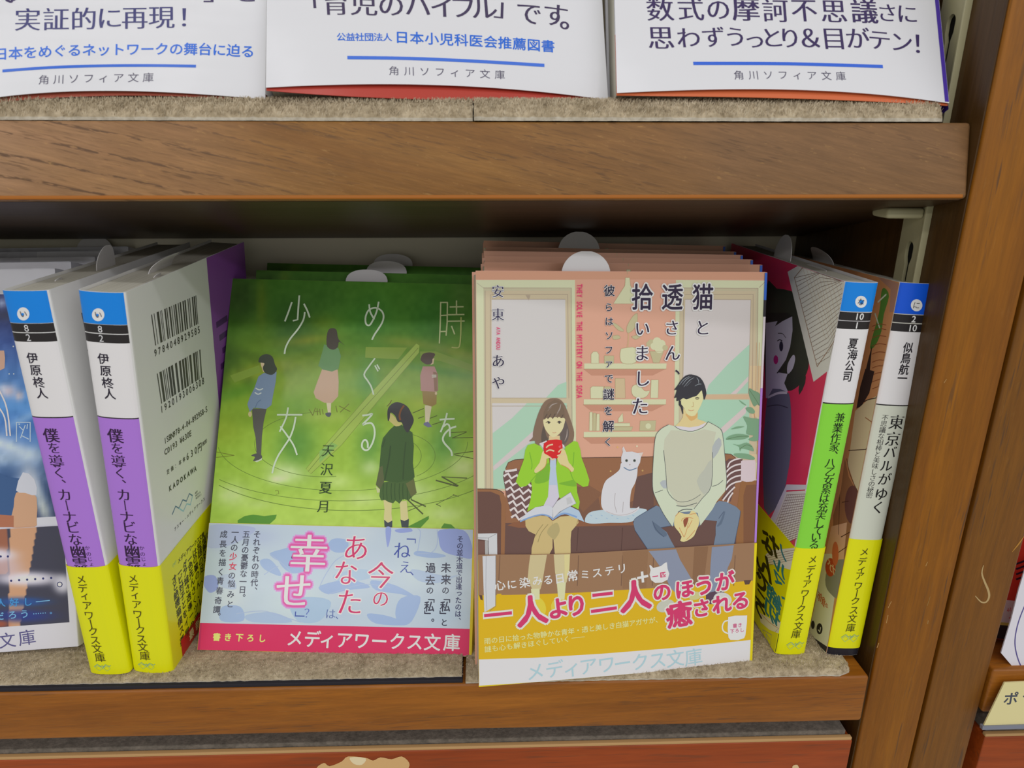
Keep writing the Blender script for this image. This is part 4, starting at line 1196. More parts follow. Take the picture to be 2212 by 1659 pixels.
S_(k1, [(640, 1413), (828, 1413)], 3.6, 0); S_(k1, [(722, 1360), (705, 1440), (658, 1540)]); S_(k1, [(780, 1432), (765, 1510), (735, 1590), (690, 1660), (645, 1730), (615, 1800), (600, 1860)], 3.8)
S_(k1, [(665, 1505), (720, 1580), (765, 1650), (790, 1720)]); done()
S_(k1, [(1347, 565), (1355, 620), (1385, 675)]); S_(k1, [(1420, 545), (1405, 615), (1380, 675), (1350, 722), (1322, 710), (1320, 655), (1345, 605), (1395, 588), (1440, 610), (1458, 650), (1448, 700), (1415, 755), (1388, 795), (1370, 832)]); done()
S_(k1, [(1390, 980), (1345, 1040), (1308, 1102), (1335, 1150), (1362, 1195), (1380, 1255)], 3.4); S_(k1, [(1392, 1035), (1414, 1075)], 3); S_(k1, [(1408, 1028), (1426, 1060)], 3); done()
S_(g4, [(20, 298), (75, 292), (125, 280), (85, 330), (18, 400), (70, 385), (115, 385), (145, 430), (152, 510), (130, 600), (90, 670), (50, 688), (12, 655), (15, 600), (45, 570), (72, 600), (75, 655)], 4); done()
g_ = (196, 206, 150)
for pts in ([(1898, 545), (1895, 700), (1888, 860)], [(1898, 547), (1950, 547)], [(1950, 547), (1948, 700), (1940, 800)], [(1895, 648), (1948, 645)], [(1893, 772), (1942, 770)], [(1970, 582), (2072, 580)], [(2020, 535), (2020, 640)], [(1958, 642), (2078, 640)], [(1955, 692), (2080, 690)], [(1982, 730), (2005, 790)]):
    S_(k1, pts, 2.9, 0, g_)
S_(k1, [(2055, 662), (2052, 800), (2042, 885), (2015, 896), (1985, 893)], 2.9, 3, (180, 190, 110)); done()
S_(g4, [(885, 345), (960, 338), (1042, 335)], 3.8); S_(g4, [(962, 275), (940, 360), (892, 480)], 3.8); S_(g4, [(925, 420), (960, 395), (990, 420), (995, 530)], 3.8)
S_(g4, [(1060, 422), (1000, 445), (940, 500), (915, 560), (935, 610), (980, 660), (1010, 700), (1018, 745)], 4); done()
T.text('天沢夏月', k2([(958, 110), (948, 245), (940, 375), (925, 510)]), 29, (34, 62, 24), 2, 'mincho', True)
T.build('author_lettering', green)
# paper band
b_g = 0.5 * (SG.ab(430, 1130)[1] + SG.ab(1018, 1142)[1])
band = wrap_mesh('paper_band', green, M_PRINT, 'face', TG, 1.0, 0.1, b_g, out=0.45, thick=0.15, colr=(222, 196, 20))
SGB = Surf(PG, 'front', -0.47, clamp=(.1, 104.9, .1, 147.9))
def paint_blue(X, Y):
    p = Paint(X, Y, (192, 208, 236))
    for x, y, rx, ry, c, a, r in ((560, 1160, 40, 20, (178, 190, 232), .7, 0), (470, 1160, 30, 26, (172, 182, 228), .7, 0), (640, 1300, 60, 40, (206, 222, 242), .8, 0), (780, 1150, 30, 20, (206, 216, 238), .6, 0), (900, 1230, 40, 40, (204, 220, 242), .7, 0), (960, 1330, 50, 20, (176, 200, 236), .5, 0), (500, 1290, 30, 30, (208, 218, 240), .7, 0), (720, 1330, 50, 16, (176, 196, 234), .6, 0)):
        p.blob(x, y, rx, ry, c, a, r)
    return p.c
painted_grid(SGB, 0.1, 0.2, 104.7, b_g - .1, 60, 24, paint_blue, 0.02, 'band_print', band)
A = Art(SGB, base=0.04)
A.quad([(430.5, 1345.5), (1019, 1358.5), (1018, 1417), (425.5, 1403.5)], (214, 42, 96), 0, 10, 2)
A.quad([(430.5, 1345.5), (436, 1345.6), (432, 1403.7), (425.5, 1403.5)], (190, 44, 96), 1, 2, 2)
fl_ = (160, 184, 232); fl2 = (150, 166, 224)
for pts, c in (([(540, 850), (620, 820), (700, 810), (760, 900), (690, 920), (600, 900)], fl_), ([(980, 750), (1040, 740), (1100, 760), (1090, 830), (1010, 840), (960, 800)], fl_), ([(610, 860), (760, 850), (800, 960), (700, 990), (620, 930)], fl_),
               ([(1450, 675), (1540, 665), (1560, 690), (1480, 700), (1440, 690)], fl2), ([(1370, 668), (1410, 668), (1400, 760), (1382, 800)], fl2), ([(1760, 680), (1920, 678), (1980, 760), (1990, 880), (1900, 870), (1780, 830), (1750, 740)], fl2),
               ([(1600, 830), (1760, 850), (1800, 870), (1700, 880), (1580, 860)], fl_), ([(890, 1090), (1000, 1050), (1140, 1040), (1260, 1090), (1100, 1110), (960, 1140)], fl_), ([(1270, 1040), (1450, 1080), (1600, 1170), (1480, 1140), (1300, 1110)], fl_),
               ([(1480, 1170), (1620, 1160), (1560, 1330), (1480, 1360), (1440, 1280)], fl_), ([(1240, 1280), (1400, 1300), (1520, 1360), (1300, 1350)], fl_), ([(700, 1180), (860, 1160), (980, 1200), (900, 1330), (760, 1340), (690, 1260)], (170, 196, 236)),
               ([(200, 1230), (330, 1230), (350, 1330), (190, 1330)], fl_), ([(370, 1290), (560, 1270), (700, 1340), (420, 1340)], (170, 192, 234)), ([(470, 900), (540, 890), (610, 970), (610, 1010), (500, 960)], fl_), ([(80, 1010), (150, 1010), (170, 1090), (110, 1130), (60, 1060)], fl2),
               ([(170, 1020), (260, 1000), (300, 1100), (200, 1090)], (180, 196, 236)), ([(100, 650), (400, 655), (420, 700), (250, 790), (90, 800)], (176, 188, 230)), ([(1560, 960), (1800, 1010), (1900, 1000), (1740, 1060), (1600, 1040)], (176, 196, 236)), ([(1000, 1000), (1200, 960), (1300, 1000), (1200, 1040), (1040, 1050)], (176, 200, 238))):
    A.poly(k2(pts), c, 0, 4)
for pts in ([(540, 850), (640, 930), (700, 990)], [(900, 1080), (940, 1000), (1010, 900), (1100, 850)], [(1600, 830), (1620, 700), (1600, 670)], [(500, 1000), (560, 960), (600, 940)], [(960, 1140), (1200, 1070), (1400, 1090)], [(1740, 680), (1740, 780), (1700, 840), (1600, 850)], [(300, 1280), (480, 1260), (600, 1290), (760, 1340)]):
    A.stroke(k2(pts), 1.6, (172, 190, 228), 1)
T = A
T.text('メディアワークス文庫', k2([(720, 1455), (845, 1461), (955, 1465), (1075, 1468), (1200, 1472), (1325, 1476), (1455, 1478), (1580, 1481), (1705, 1484), (1845, 1486)]), 39, (236, 232, 238), 3, 'bold', rot=-1.2)
T.text('書き下ろし', k2([(160, 1446), (240, 1448), (322, 1450), (402, 1453), (485, 1478 - 22)]), 18, (236, 222, 120), 3, 'heavy', rot=-1.2)
nv = (56, 60, 104)
T.text('その並木道で出逢ったのは、', k2([(1905, 745), (1888, 1330)]), 15, nv, 3, 'bold', True)
T.text('未来の「私」と', k2([(1803, 950), (1803, 1035), (1800, 1112), (1800, 1165), (1797, 1228), (1790, 1292), (1790, 1342)]), [23, 23, 17, 22, 24, 22, 17], (44, 46, 70), 3, 'bold', True)
T.text('過去の「私」。', k2([(1693, 950), (1690, 1040), (1688, 1112), (1688, 1165), (1683, 1228), (1680, 1292), (1690, 1345)]), [23, 23, 17, 22, 24, 22, 20], (44, 46, 70), 3, 'bold', True)
T.text('「ねえ、', k2([(1540, 725), (1488, 825), (1512, 945), (1530, 1020)]), [32, 40, 30, 30], (64, 84, 168), 3, 'mincho', True)
T.text('今の', k2([(1335, 1003), (1335, 1170)]), [62, 40], (204, 40, 100), 3, 'mincho', True, outline=(.04, (226, 226, 244)))
T.text('あなた', k2([(1158, 805), (1085, 985), (1112, 1195)]), [60, 58, 62], (208, 40, 104), 3, 'mincho', True, outline=(.04, (226, 226, 244)))
T.text('は、', k2([(975, 1280), (1000, 1330)]), [24, 22], (100, 120, 176), 3, 'mincho', True)
for ow, cc in ((.10, (214, 160, 220)), (.07, (222, 124, 196)), (.045, (226, 90, 170))):
    T.text('幸せ', k2([(818, 845), (712, 1110)]), [88, 84], cc, {.10: 0, .07: 1, .045: 2}[ow], 'heavy', True, outline=(ow, cc))
T.text('幸せ', k2([(818, 845), (712, 1110)]), [88, 84], (240, 222, 240), 5, 'mincho_bold', True)
T.text('？', k2([(805, 1275)]), 26, (100, 120, 190), 3, 'mincho', True)
T.text('」', k2([(768, 1318)]), 34, (70, 90, 170), 3, 'regular', True)
bk = (72, 76, 96)
T.text('それぞれの時代、', k2([(450, 710), (425, 1115)]), 17, bk, 3, 'bold', True)
T.text('五月の憂鬱な一日。', k2([(372, 710), (340, 1165)]), 17, bk, 3, 'bold', True)
T.text('一人の少女の悩みと', k2([(292, 697), (290, 750), (285, 805), (278, 870), (275, 940), (268, 1005), (265, 1065), (260, 1140), (255, 1210)]), 17, bk, 3, 'bold', True)
T.text('少女', k2([(278, 870), (275, 940)]), 17.6, (216, 50, 84), 4, 'bold', True)
T.text('成長を描く青春奇譚。', k2([(210, 710), (205, 780), (203, 845), (200, 912), (190, 980), (185, 1045), (180, 1115), (170, 1185), (160, 1250), (162, 1300)]), 17, bk, 3, 'bold', True)
A.rect(103.9, .2, 104.95, b_g, (214, 190, 10), 2, 2)
A.build('band_lettering', band)
slip(green, 'face', TG, 105 - 55, 5, 9.0, 8.0, flat=.5)
gposes = [PG, Pose(-258.0, 29.5, 2.9, 26.6, -2.6, .6, 1), Pose(-256.0, 44.5, 2.7, 25.3, -2.4, .6, 1)]
for i, q in enumerate(gposes):
    q.k = 1.034
    o = green if i == 0 else copy_tree(green)
    o.matrix_world = q.matrix()
    o['group'] = 'green-covered paperbacks leaning in a stack'
    o['label'] = ['green meadow-cover paperback at the front of its leaning stack, pink foot band', 'green-covered paperback directly behind the front one, only its top edge and slip tab showing', 'green-covered paperback at the back of the green stack, its rounded slip tab highest'][i]

# ---- upper shelf: three face-out books with white paper bands
def arc_fn(pts, S):
    """bottom edge v as a function of u from px points"""
    ab = sorted(S.ab(*p) for p in pts)
    us = [a for a, b in ab]; vs_ = [b for a, b in ab]
    co = np.polyfit(us, vs_, 3 if len(us) > 3 else 2)
    return lambda u: float(np.polyval(co, min(max(u, us[0] - 3), us[-1] + 3)))
def upper_book(P, label, bandbot, coverbot, covercol, spinecol, t=14.0, both=0):
    root = book_root('paperback_book', P, label)
    S0 = Surf(P, 'front', 0)
    fb = arc_fn(bandbot, S0); fc = arc_fn(coverbot, S0)
    page_block(root, 'face', t, v0=2.0)
    wrap_mesh('cover', root, M_PRINT, 'face', t, 1.2, 1.6, 148, colr=spinecol)
    # bulging jacket foot below the band
    def sheet(name, f0, v1, hb, colr, par, off, th=0.25):
        na, nb = 48, 14
        v, f = [], []
        bump = lambda u, v_: hb * math.sin(math.pi * min(1, max(0, u / 105))) * max(0, 1 - v_ / 30.0) ** 2
        for s_ in (0, 1):
            for j in range(nb + 1):
                for i in range(na + 1):
                    u = 105.0 * i / na; b0 = f0(u); vv = b0 + (v1 - b0) * j / nb
                    v.append(mm((u, -(off + bump(u, vv)) + s_ * th, vv)))
        m = (na + 1) * (nb + 1)
        for j in range(nb):
            for i in range(na):
                a = j * (na + 1) + i
                f.append((a, a + 1, a + na + 2, a + na + 1)); f.append((m + a, m + a + na + 1, m + a + na + 2, m + a + 1))
        for i in range(na): f.append((i, m + i, m + i + 1, i + 1))
        for j in range(nb):
            a = j * (na + 1); f.append((a, a + na + 1, m + a + na + 1, m + a)); a += na; f.append((a, m + a, m + a + na + 1, a + na + 1))
        return new_obj(name, v, f, M_PRINT, par, smooth=False, colors=[ink(colr)] * len(v)), bump
    sheet('jacket_foot', fc, 20, 1.0, covercol, root, 0.25)
    wrap = wrap_mesh('paper_band', root, M_PRINT, 'face', t, 1.2, max(fb(x_) for x_ in (2, 30, 50, 80, 104)) + .6, 62, out=0.75, thick=0.15, colr=(214, 214, 228))
    face, bump = sheet('band_face', fb, 62, 1.6, (216, 217, 230), wrap, 1.0, 0.18)
    SB = Surf(P, 'front', 0, h=lambda a, b: 1.0 + bump(a, b))
    return root, wrap, SB
cb1 = crop(2.765, 0, 0); cb2 = crop(2.765, 560, 0); cb3 = crop(2.425, 1300, 0)
inkD = (52, 36, 88); inkB = (34, 104, 214); inkG = (86, 82, 104)
PC1 = Pose(-324.4, 11.43, 205.27, 24.23, 1.57, -0.28)
PC2 = Pose(-217.69, 9.45, 208.68, 26.49, 5.20, 0.71)
PC3 = Pose(-112.01, 9.47, 208.7, 27.01, 0.59, 0.8)
r1, w1_, S1 = upper_book(PC1, 'white-banded paperback at the left end of the upper shelf, blue line and handwriting-size slogan', [(5, 218), (100, 209), (208, 205), (330, 206), (450, 210), (574, 218)], [(5, 224), (200, 212), (420, 212), (574, 221)], (168, 84, 66), (200, 200, 210))
A = Art(S1, base=.05)
A.text('代ア」を', [(-2, -18), (46, -22), (470, -22), (530, -21)], 58, inkD, 1, 'mincho_bold')
A.text('実証的に再現！', cb1([(165, 116), (335, 114), (500, 112), (655, 106), (805, 105), (965, 102), (1100, 102)]), 53, (44, 44, 110), 1, 'mincho_bold')
A.text('日本をめぐるネットワークの舞台に迫る', cb1([(5, 322), (410, 300), (900, 292), (1200, 292), (1385, 300), (1480, 306)]), 28.5, inkB, 1, 'bold')
A.stroke(cb1([(20, 423), (300, 403), (600, 393), (900, 391), (1165, 395)]), 6, (40, 100, 208), 1)
A.text('角川ソフィア文庫', cb1([(262, 476), (575, 466), (885, 462)]), 22, inkG, 1, 'regular')
A.build('band_lettering', w1_)
r2, w2_, S2 = upper_book(PC2, 'white-banded paperback in the middle of the upper shelf, deep red jacket foot showing', [(577, 193), (680, 190.5), (777, 190), (890, 191), (994, 195), (1100, 200), (1175, 206), (1306, 219)], [(578, 197), (690, 206), (777, 213), (922, 221), (1100, 222), (1306, 221)], (176, 58, 44), (214, 214, 220))
A = Art(S2, base=.05)
A.text('「育児のバイブル」です。', [(668, 8), (724.6, 7), (786, 8), (845, 11), (903, 11), (957, 14), (1001, 15), (1046, 17), (1096, 16), (1142, 28), (1200, 32), (1224, 40)], 55, (60, 48, 84), 1, 'mincho_bold')
A.text('公益社団法人', cb2([(490, 220), (765, 222)]), 18.5, inkB, 1, 'bold')
A.text('日本小児科医会推薦図書', cb2([(852, 222), (1290, 243), (1725, 275)]), 28, inkB, 1, 'bold')
A.stroke(cb2([(533, 344), (900, 349), (1300, 366), (1697, 390)]), 7, (64, 112, 216), 1)
A.text('角川ソフィア文庫', cb2([(805, 422), (1120, 430), (1437, 446)]), 21, inkG, 1, 'regular')
A.build('band_lettering', w2_)
r3, w3_, S3 = upper_book(PC3, 'white-banded paperback at the right end of the upper shelf, orange jacket foot', [(1333, 205), (1400, 202.5), (1506, 201), (1600, 201.5), (1712, 203.5), (1820, 207), (1919, 213), (2000, 221), (2045, 227)], [(1334, 207), (1506, 212), (1712, 217), (1919, 224), (2045, 229)], (206, 104, 60), (214, 214, 220))
A = Art(S3, base=.05)
A.text('数式の摩訶不思議さに', cb3([(305, 46), (465, 46), (610, 48), (755, 45), (910, 55), (1060, 52), (1215, 58), (1375, 58), (1495, 66), (1600, 72)]), [57, 55, 52, 57, 55, 55, 56, 56, 44, 46], inkD, 1, 'mincho_bold')
A.text('思わずうっとり＆目がテン！', cb3([(310, 197), (455, 197), (585, 193), (700, 192), (800, 205), (893, 196), (985, 198), (1092, 197), (1215, 200), (1340, 200), (1455, 208), (1570, 220), (1655, 228)]), [55, 50, 49, 48, 46, 49, 49, 55, 53, 51, 49, 49, 54], inkD, 1, 'mincho_bold')
A.stroke(cb3([(485, 332), (980, 334), (1467, 348)]), 7, (48, 100, 214), 1)
A.text('角川ソフィア文庫', cb3([(718, 393), (985, 392), (1252, 398)]), 21, inkG, 1, 'regular')
A.rect(103.6, 0.5, 104.9, 62, (70, 44, 156), 1, 3, 8)
A.build('band_lettering', w3_)
SP = Art(Surf(PC3, 'right', 105.75), base=.05)
SP.rect(0.6, -1, 13.5, 62, (64, 36, 150), 0, 2, 2); SP.build('spine_print', w3_)
# ---------------------------------------------------------------- coral cover: couple and white cat on a sofa
PO = Pose(-154.76, -14.26, 8.67, 11.53, 6.49, 1.09, 1.03)
TO = 12.4
coral = face_body(PO, TO, 'x', (218, 166, 142), r=0.8)
SO = Surf(PO, 'front', 0, clamp=(.1, 104.9, .1, 147.9))
k3 = crop(3.16, 1000, 490); k4 = crop(3.16, 1000, 980); gi = crop(5.53, 1030, 840); ma = crop(5.027, 1330, 790)
l1 = crop(5.027, 1030, 1110); l2 = crop(5.027, 1330, 1080); t1 = crop(5.721, 1020, 580); t2 = crop(5.721, 1330, 580)
A = Art(SO, base=0.03)
LF = (-6.0)
cream = (210, 214, 178); mould = (202, 188, 158); glass = (208, 205, 204); grn = (172, 208, 184); wall = (220, 168, 144)
A.quad([(1027, 584), (1658, 586.5), (1657, 604), (1028, 603)], (208, 154, 126), 0, 8, 1)
A.poly([(1028.5, 605), (1242, 605), (1245, 1060), (1031, 1060)], cream, 1)
A.poly(t1([(140, 240), (1225, 240), (1240, 2740), (150, 2740)]), (196, 190, 160), 2)
A.poly(t1([(160, 275), (1210, 275), (1222, 2740), (175, 2740)]), mould, 3)
A.poly(t1([(240, 380), (1150, 380), (1165, 1600), (240, 1600)]), glass, 4)
A.poly(t1([(1165, 1400), (1165, 1600), (910, 1600), (1060, 1440)]), grn, 5)
A.poly(gi([(182, 170), (1075, 170), (1090, 1195), (198, 1195)]), (208, 204, 203), 4)
A.poly(gi([(600, 170), (1075, 170), (1090, 1195), (198, 1195), (190, 530), (420, 350)]), grn, 5)
A.poly(gi([(700, 480), (195, 925), (200, 980), (760, 545)]), (208, 198, 198), 6)
mline = (176, 160, 140)
for pts in ([(140, 240), (1225, 240), (1240, 2740)], [(240, 320), (1180, 320)], [(1180, 320), (1195, 1600)], [(240, 380), (1150, 380)], [(240, 1600), (1165, 1600)], [(225, 320), (230, 2740)], [(160, 275), (170, 2740)], [(240, 1700), (1180, 1700)]):
    A.stroke(t1(pts), 1.2, mline, 6, 0)
A.stroke(t1([(60, 180), (140, 240)]), 1, (190, 186, 160), 6, 0); A.poly(t1([(660, 330), (700, 395), (720, 330)]), mline, 6)
A.poly([(1460, 605), (1655, 606), (1644, 1045), (1455, 1005)], cream, 1)
A.poly(t2([(790, 240), (1760, 245), (1745, 2400), (775, 2400)]), (196, 188, 158), 2)
A.poly(t2([(800, 275), (1730, 280), (1720, 2400), (790, 2400)]), mould, 3)
A.poly(t2([(860, 380), (1672, 385), (1640, 1545), (830, 1555)]), (210, 204, 203), 4)
A.poly(t2([(1655, 935), (1640, 1545), (1110, 1553), (1150, 1440), (1380, 1190)]), (170, 208, 184), 5)
A.poly(t2([(1640, 1330), (1500, 1480), (1420, 1550), (1490, 1550), (1636, 1395)]), (212, 200, 198), 6)
A.poly(ma([(860, 368), (1450, 368), (1450, 975), (860, 975)]), (170, 210, 184), 4)
A.poly(ma([(1425, 425), (1412, 515), (1170, 735), (1135, 685)]), (212, 200, 198), 5)
A.poly(ma([(975, 318), (1445, 316), (1445, 362), (975, 362)]), (208, 180, 146), 5)
for pts in ([(790, 240), (1760, 245)], [(860, 320), (1700, 320)], [(1700, 320), (1690, 1550)], [(1672, 385), (1640, 1545)], [(860, 380), (1672, 385)], [(1760, 245), (1745, 1500)], [(840, 380), (830, 1400)], [(1850, 160), (1775, 235)]):
    A.stroke(t2(pts), 1.2, mline, 6, 0)
A.stroke(ma([(1500, 500), (1530, 700), (1540, 1000), (1530, 1230)]), 1.5, (190, 140, 100), 6); A.stroke(ma([(1590, 640), (1545, 800), (1530, 960)]), 1.2, (190, 140, 100), 6)
for x0, y0, x1, y1 in ((1455, 960, 1525, 1240), (1535, 840, 1590, 1240)): A.poly(ma([(x0, y0), (x1, y0), (x1, y1), (x0, y1)]), (216, 196, 158), 4)
A.poly(ma([(1460, 0), (1600, 0), (1585, 560), (1480, 560), (1450, 200)]), (214, 194, 154), 4)
for x_ in (1490, 1530, 1560): A.stroke(ma([(x_, -250), (x_ - 14, 300)]), 1.3, (196, 164, 126), 5, 0)
# shelves and ornaments, all in one pale tone
it = (212, 214, 176); its = (192, 186, 146); ol = (182, 164, 126); shd = (198, 144, 120)
for (x0, y0, x1, y1, h) in ((1262, 785, 1440, 785, 12), (1261, 862.5, 1439, 862.5, 11.5), (1261, 933, 1440, 932, 11.5)):
    A.poly([(x0 - 2, y0 + h), (x1 - 2, y1 + h), (x1 - 30, y1 + h + 14), (x0 + 16, y0 + h + 14)], shd, 1)
    A.poly([(x0, y0), (x1, y1), (x1 - 1, y1 + h), (x0, y0 + h)], it, 2)
    A.stroke([(x0, y0 + h), (x1 - 1, y1 + h)], 1.1, ol, 3, 0)
def item(pts, c=it, sm=0, line=True, lay=3):
    A.poly(pts, c, lay, sm)
    if line: A.stroke(list(pts) + [pts[0]], 0.9, ol, lay + 1, sm)
item([(1351, 600), (1360, 600), (1362, 617), (1386, 656), (1325, 656), (1350, 617)])
A.stroke([(1355, 584), (1355.5, 592)], 1.4, ol, 3, 0)
item(k3([(875, 870), (890, 852), (915, 852), (928, 870), (928, 932), (875, 932)])); item(k3([(965, 880), (1030, 880), (1030, 932), (965, 932)]), its)
item(k3([(1078, 835), (1100, 828), (1180, 828), (1180, 925), (1090, 930), (1072, 880)]), it, 3)
item(k3([(1190, 590), (1160, 610), (1120, 680), (1125, 725), (1165, 700), (1190, 650)]), its, 3); item(k3([(1010, 650), (1050, 665), (1100, 710), (1060, 705)]), its, 3); item(k3([(1020, 745), (1060, 740), (1075, 760), (1030, 768)]), its, 3)
item(k3([(1150, 750), (1200, 735), (1215, 745), (1180, 768)]), its, 3)
A.stroke(k3([(1130, 720), (1128, 780), (1122, 828)]), 3, (204, 170, 130), 3)
for x_, y_, r_ in ((1285, 790, 7), (1325, 782, 9), (1355, 800, 9), (1305, 815, 8), (1340, 830, 10), (1380, 825, 6), (1270, 800, 6)): A.ellipse(*one(k3, x_, y_), r_, r_, it if r_ > 7 else its, 3)
item(k3([(1275, 850), (1370, 850), (1340, 928), (1300, 928)]), its)
item(k3([(870, 1100), (885, 1088), (960, 1090), (960, 1172), (872, 1172)])); item(k3([(965, 1090), (1010, 1090), (1010, 1172), (965, 1172)]), its)
item(k3([(1040, 1035), (1105, 1035), (1108, 1170), (1040, 1170)]), (206, 186, 148)); item(k3([(1285, 1045), (1335, 1045), (1332, 1168), (1280, 1168)]))
item(k3([(1160, 1085), (1200, 1075), (1240, 1120), (1275, 1120), (1250, 1160), (1200, 1170), (1160, 1150), (1150, 1110)]), it, 3)
for i in range(3): item(k3([(865 + 24 * i, 1265 + 6 * i), (885 + 24 * i, 1265 + 6 * i), (885 + 24 * i, 1392), (862 + 24 * i, 1392)]), (it, its, it)[i])
item(k3([(1030, 1340), (1140, 1340), (1140, 1362), (1030, 1362)])); item(k3([(1020, 1365), (1160, 1365), (1150, 1392), (1020, 1392)]), its); item(k3([(1060, 1335), (1060, 1310), (1090, 1270), (1095, 1330)]), it)
item(k3([(1210, 1325), (1318, 1322), (1312, 1392), (1205, 1392)]), its); A.ellipse(*one(k3, 1265, 1360), 6, 6, it, 5)
# sofa
sof = (150, 104, 74); sofd = (106, 78, 72); sofm = (130, 90, 66)
A.poly([(1092, 1012), (1098, 999), (1112, 993), (1140, 991), (1256, 989), (1400, 987), (1564, 980), (1579, 981), (1590, 990), (1612, 1040), (1634, 1050), (1634, 1180), (1092, 1196)], sof, 7)
A.stroke([(1092, 1012), (1098, 999), (1112, 993), (1140, 991), (1256, 989), (1400, 987), (1564, 980), (1579, 981), (1590, 990)], 1.2, (70, 50, 44), 8, 0)
A.poly([(1200, 1040), (1290, 1060), (1300, 1110), (1420, 1060), (1420, 1180), (1200, 1180)], (124, 88, 70), 8)
A.poly([(1262, 1042), (1302, 1066), (1260, 1106), (1240, 1080)], (134, 94, 70), 8)
A.poly([(1375, 1030), (1412, 1020), (1412, 1100), (1365, 1104)], sofd, 8)
A.poly([(1092, 1130), (1400, 1126), (1636, 1120), (1634, 1174), (1250, 1197), (1032, 1200), (1034, 1150)], sofd, 9)
A.poly([(1096, 1135), (1110, 1128), (1400, 1122), (1400, 1134), (1120, 1140)], (140, 92, 66), 10)
A.poly([(1031.5, 1056), (1073, 1057.5), (1088, 1066), (1093, 1080), (1091, 1150), (1090, 1199), (1033, 1200)], (150, 104, 70), 10)
A.poly([(1031.5, 1062), (1060, 1062), (1079, 1070), (1083, 1090), (1082, 1199), (1033, 1200)], (106, 76, 68), 11)
A.stroke([(1031.5, 1056), (1073, 1057.5), (1088, 1066)], 1.2, (70, 50, 44), 12)
A.poly([(1600, 1042), (1610, 1037), (1644, 1038), (1638, 1174), (1590, 1180), (1592, 1100)], (148, 102, 62), 10)
A.poly([(1612, 1048), (1643, 1046), (1637, 1174), (1606, 1178), (1606, 1070)], (128, 86, 60), 11)
for x_ in (1249, 1345): A.stroke([(x_, 1140), (x_ - 3, 1190)], 1.3, (84, 58, 54), 11, 0)
for x_, y_ in ((1319, 1018), (1388, 1016.5)): A.ellipse(x_, y_, 2, 2, (196, 160, 100), 12)
A.ellipse(1376, 964, 2.2, 2.2, (232, 210, 180), 6); A.ellipse(1334, 966, 1.8, 1.8, (226, 180, 110), 6)
# zigzag pillow and striped pillow
A.poly(gi([(320, 985), (345, 972), (500, 965), (660, 1110), (660, 1220), (600, 1470), (560, 1525), (520, 1545), (430, 1540), (385, 1400), (340, 1200), (315, 1060)]), (112, 82, 80), 12)
wz = (222, 214, 214)
for kk in range(7):
    x0, y0 = 328 + kk * 15, 1020 + kk * 82
    pts = [(x0, y0 + 20), (x0 + 45, y0 - 10), (x0 + 85, y0 + 50), (x0 + 150, y0 + 10), (x0 + 195, y0 + 70), (x0 + 260, y0 + 20), (x0 + 300, y0 + 60)]
    if kk >= 5: pts = pts[:5]
    A.stroke(gi(pts), 5.2, wz, 13, 0)
A.stroke(gi([(345, 985), (420, 975), (470, 965)]), 5, wz, 13)
A.poly(ma([(1190, 1045), (1230, 1010), (1380, 1015), (1360, 1060), (1362, 1250), (1300, 1270), (1250, 1475), (1150, 1450), (1205, 1350), (1210, 1200)]), (108, 78, 76), 12)
for kk in range(7):
    y_ = 1010 + kk * 62
    A.stroke(ma([(1195 if kk else 1215, y_ + 90), (1240, y_ + 40), (1300, y_ + 8), (1360, y_ - 5)] if kk < 5 else [(1165 + (kk - 5) * 40, y_ + 140), (1230, y_ + 60), (1290 - (kk - 5) * 20, y_ + 0)]), 3.4, wz, 13)
# plant
lf = (124, 166, 132)
for pts in ([(1450, 245), (1500, 270), (1560, 300), (1590, 380), (1585, 450), (1540, 420), (1500, 440), (1450, 320)], [(1410, 460), (1470, 450), (1510, 490), (1500, 520), (1450, 510)], [(1385, 555), (1440, 560), (1480, 570), (1560, 580), (1585, 640), (1580, 780), (1510, 820), (1440, 800), (1500, 760), (1420, 740), (1430, 650)],
            [(1200, 800), (1240, 760), (1340, 740), (1450, 762), (1400, 795), (1300, 805)], [(1270, 850), (1340, 860), (1420, 835), (1480, 870), (1500, 930), (1430, 910), (1370, 900), (1350, 930), (1340, 880)], [(1280, 960), (1340, 952), (1440, 960), (1510, 1000), (1490, 1022), (1400, 1010), (1330, 1000)], [(1340, 375), (1370, 390), (1420, 430), (1380, 415)], [(1250, 690), (1320, 660), (1400, 660), (1330, 680)]):
    A.poly(ma(pts), lf if len(pts) != 8 else (120, 158, 126), 14, 3)
for pts in ([(1200, 800), (1330, 770), (1440, 765)], [(1345, 905), (1420, 860), (1480, 880)], [(1450, 260), (1510, 350), (1560, 430)]): A.stroke(ma(pts), 1, (88, 120, 84), 15)
A.poly(ma([(1360, 1040), (1380, 1026), (1510, 1024), (1520, 1050), (1518, 1240), (1480, 1258), (1420, 1262), (1358, 1248), (1362, 1140)]), (214, 200, 206), 14)
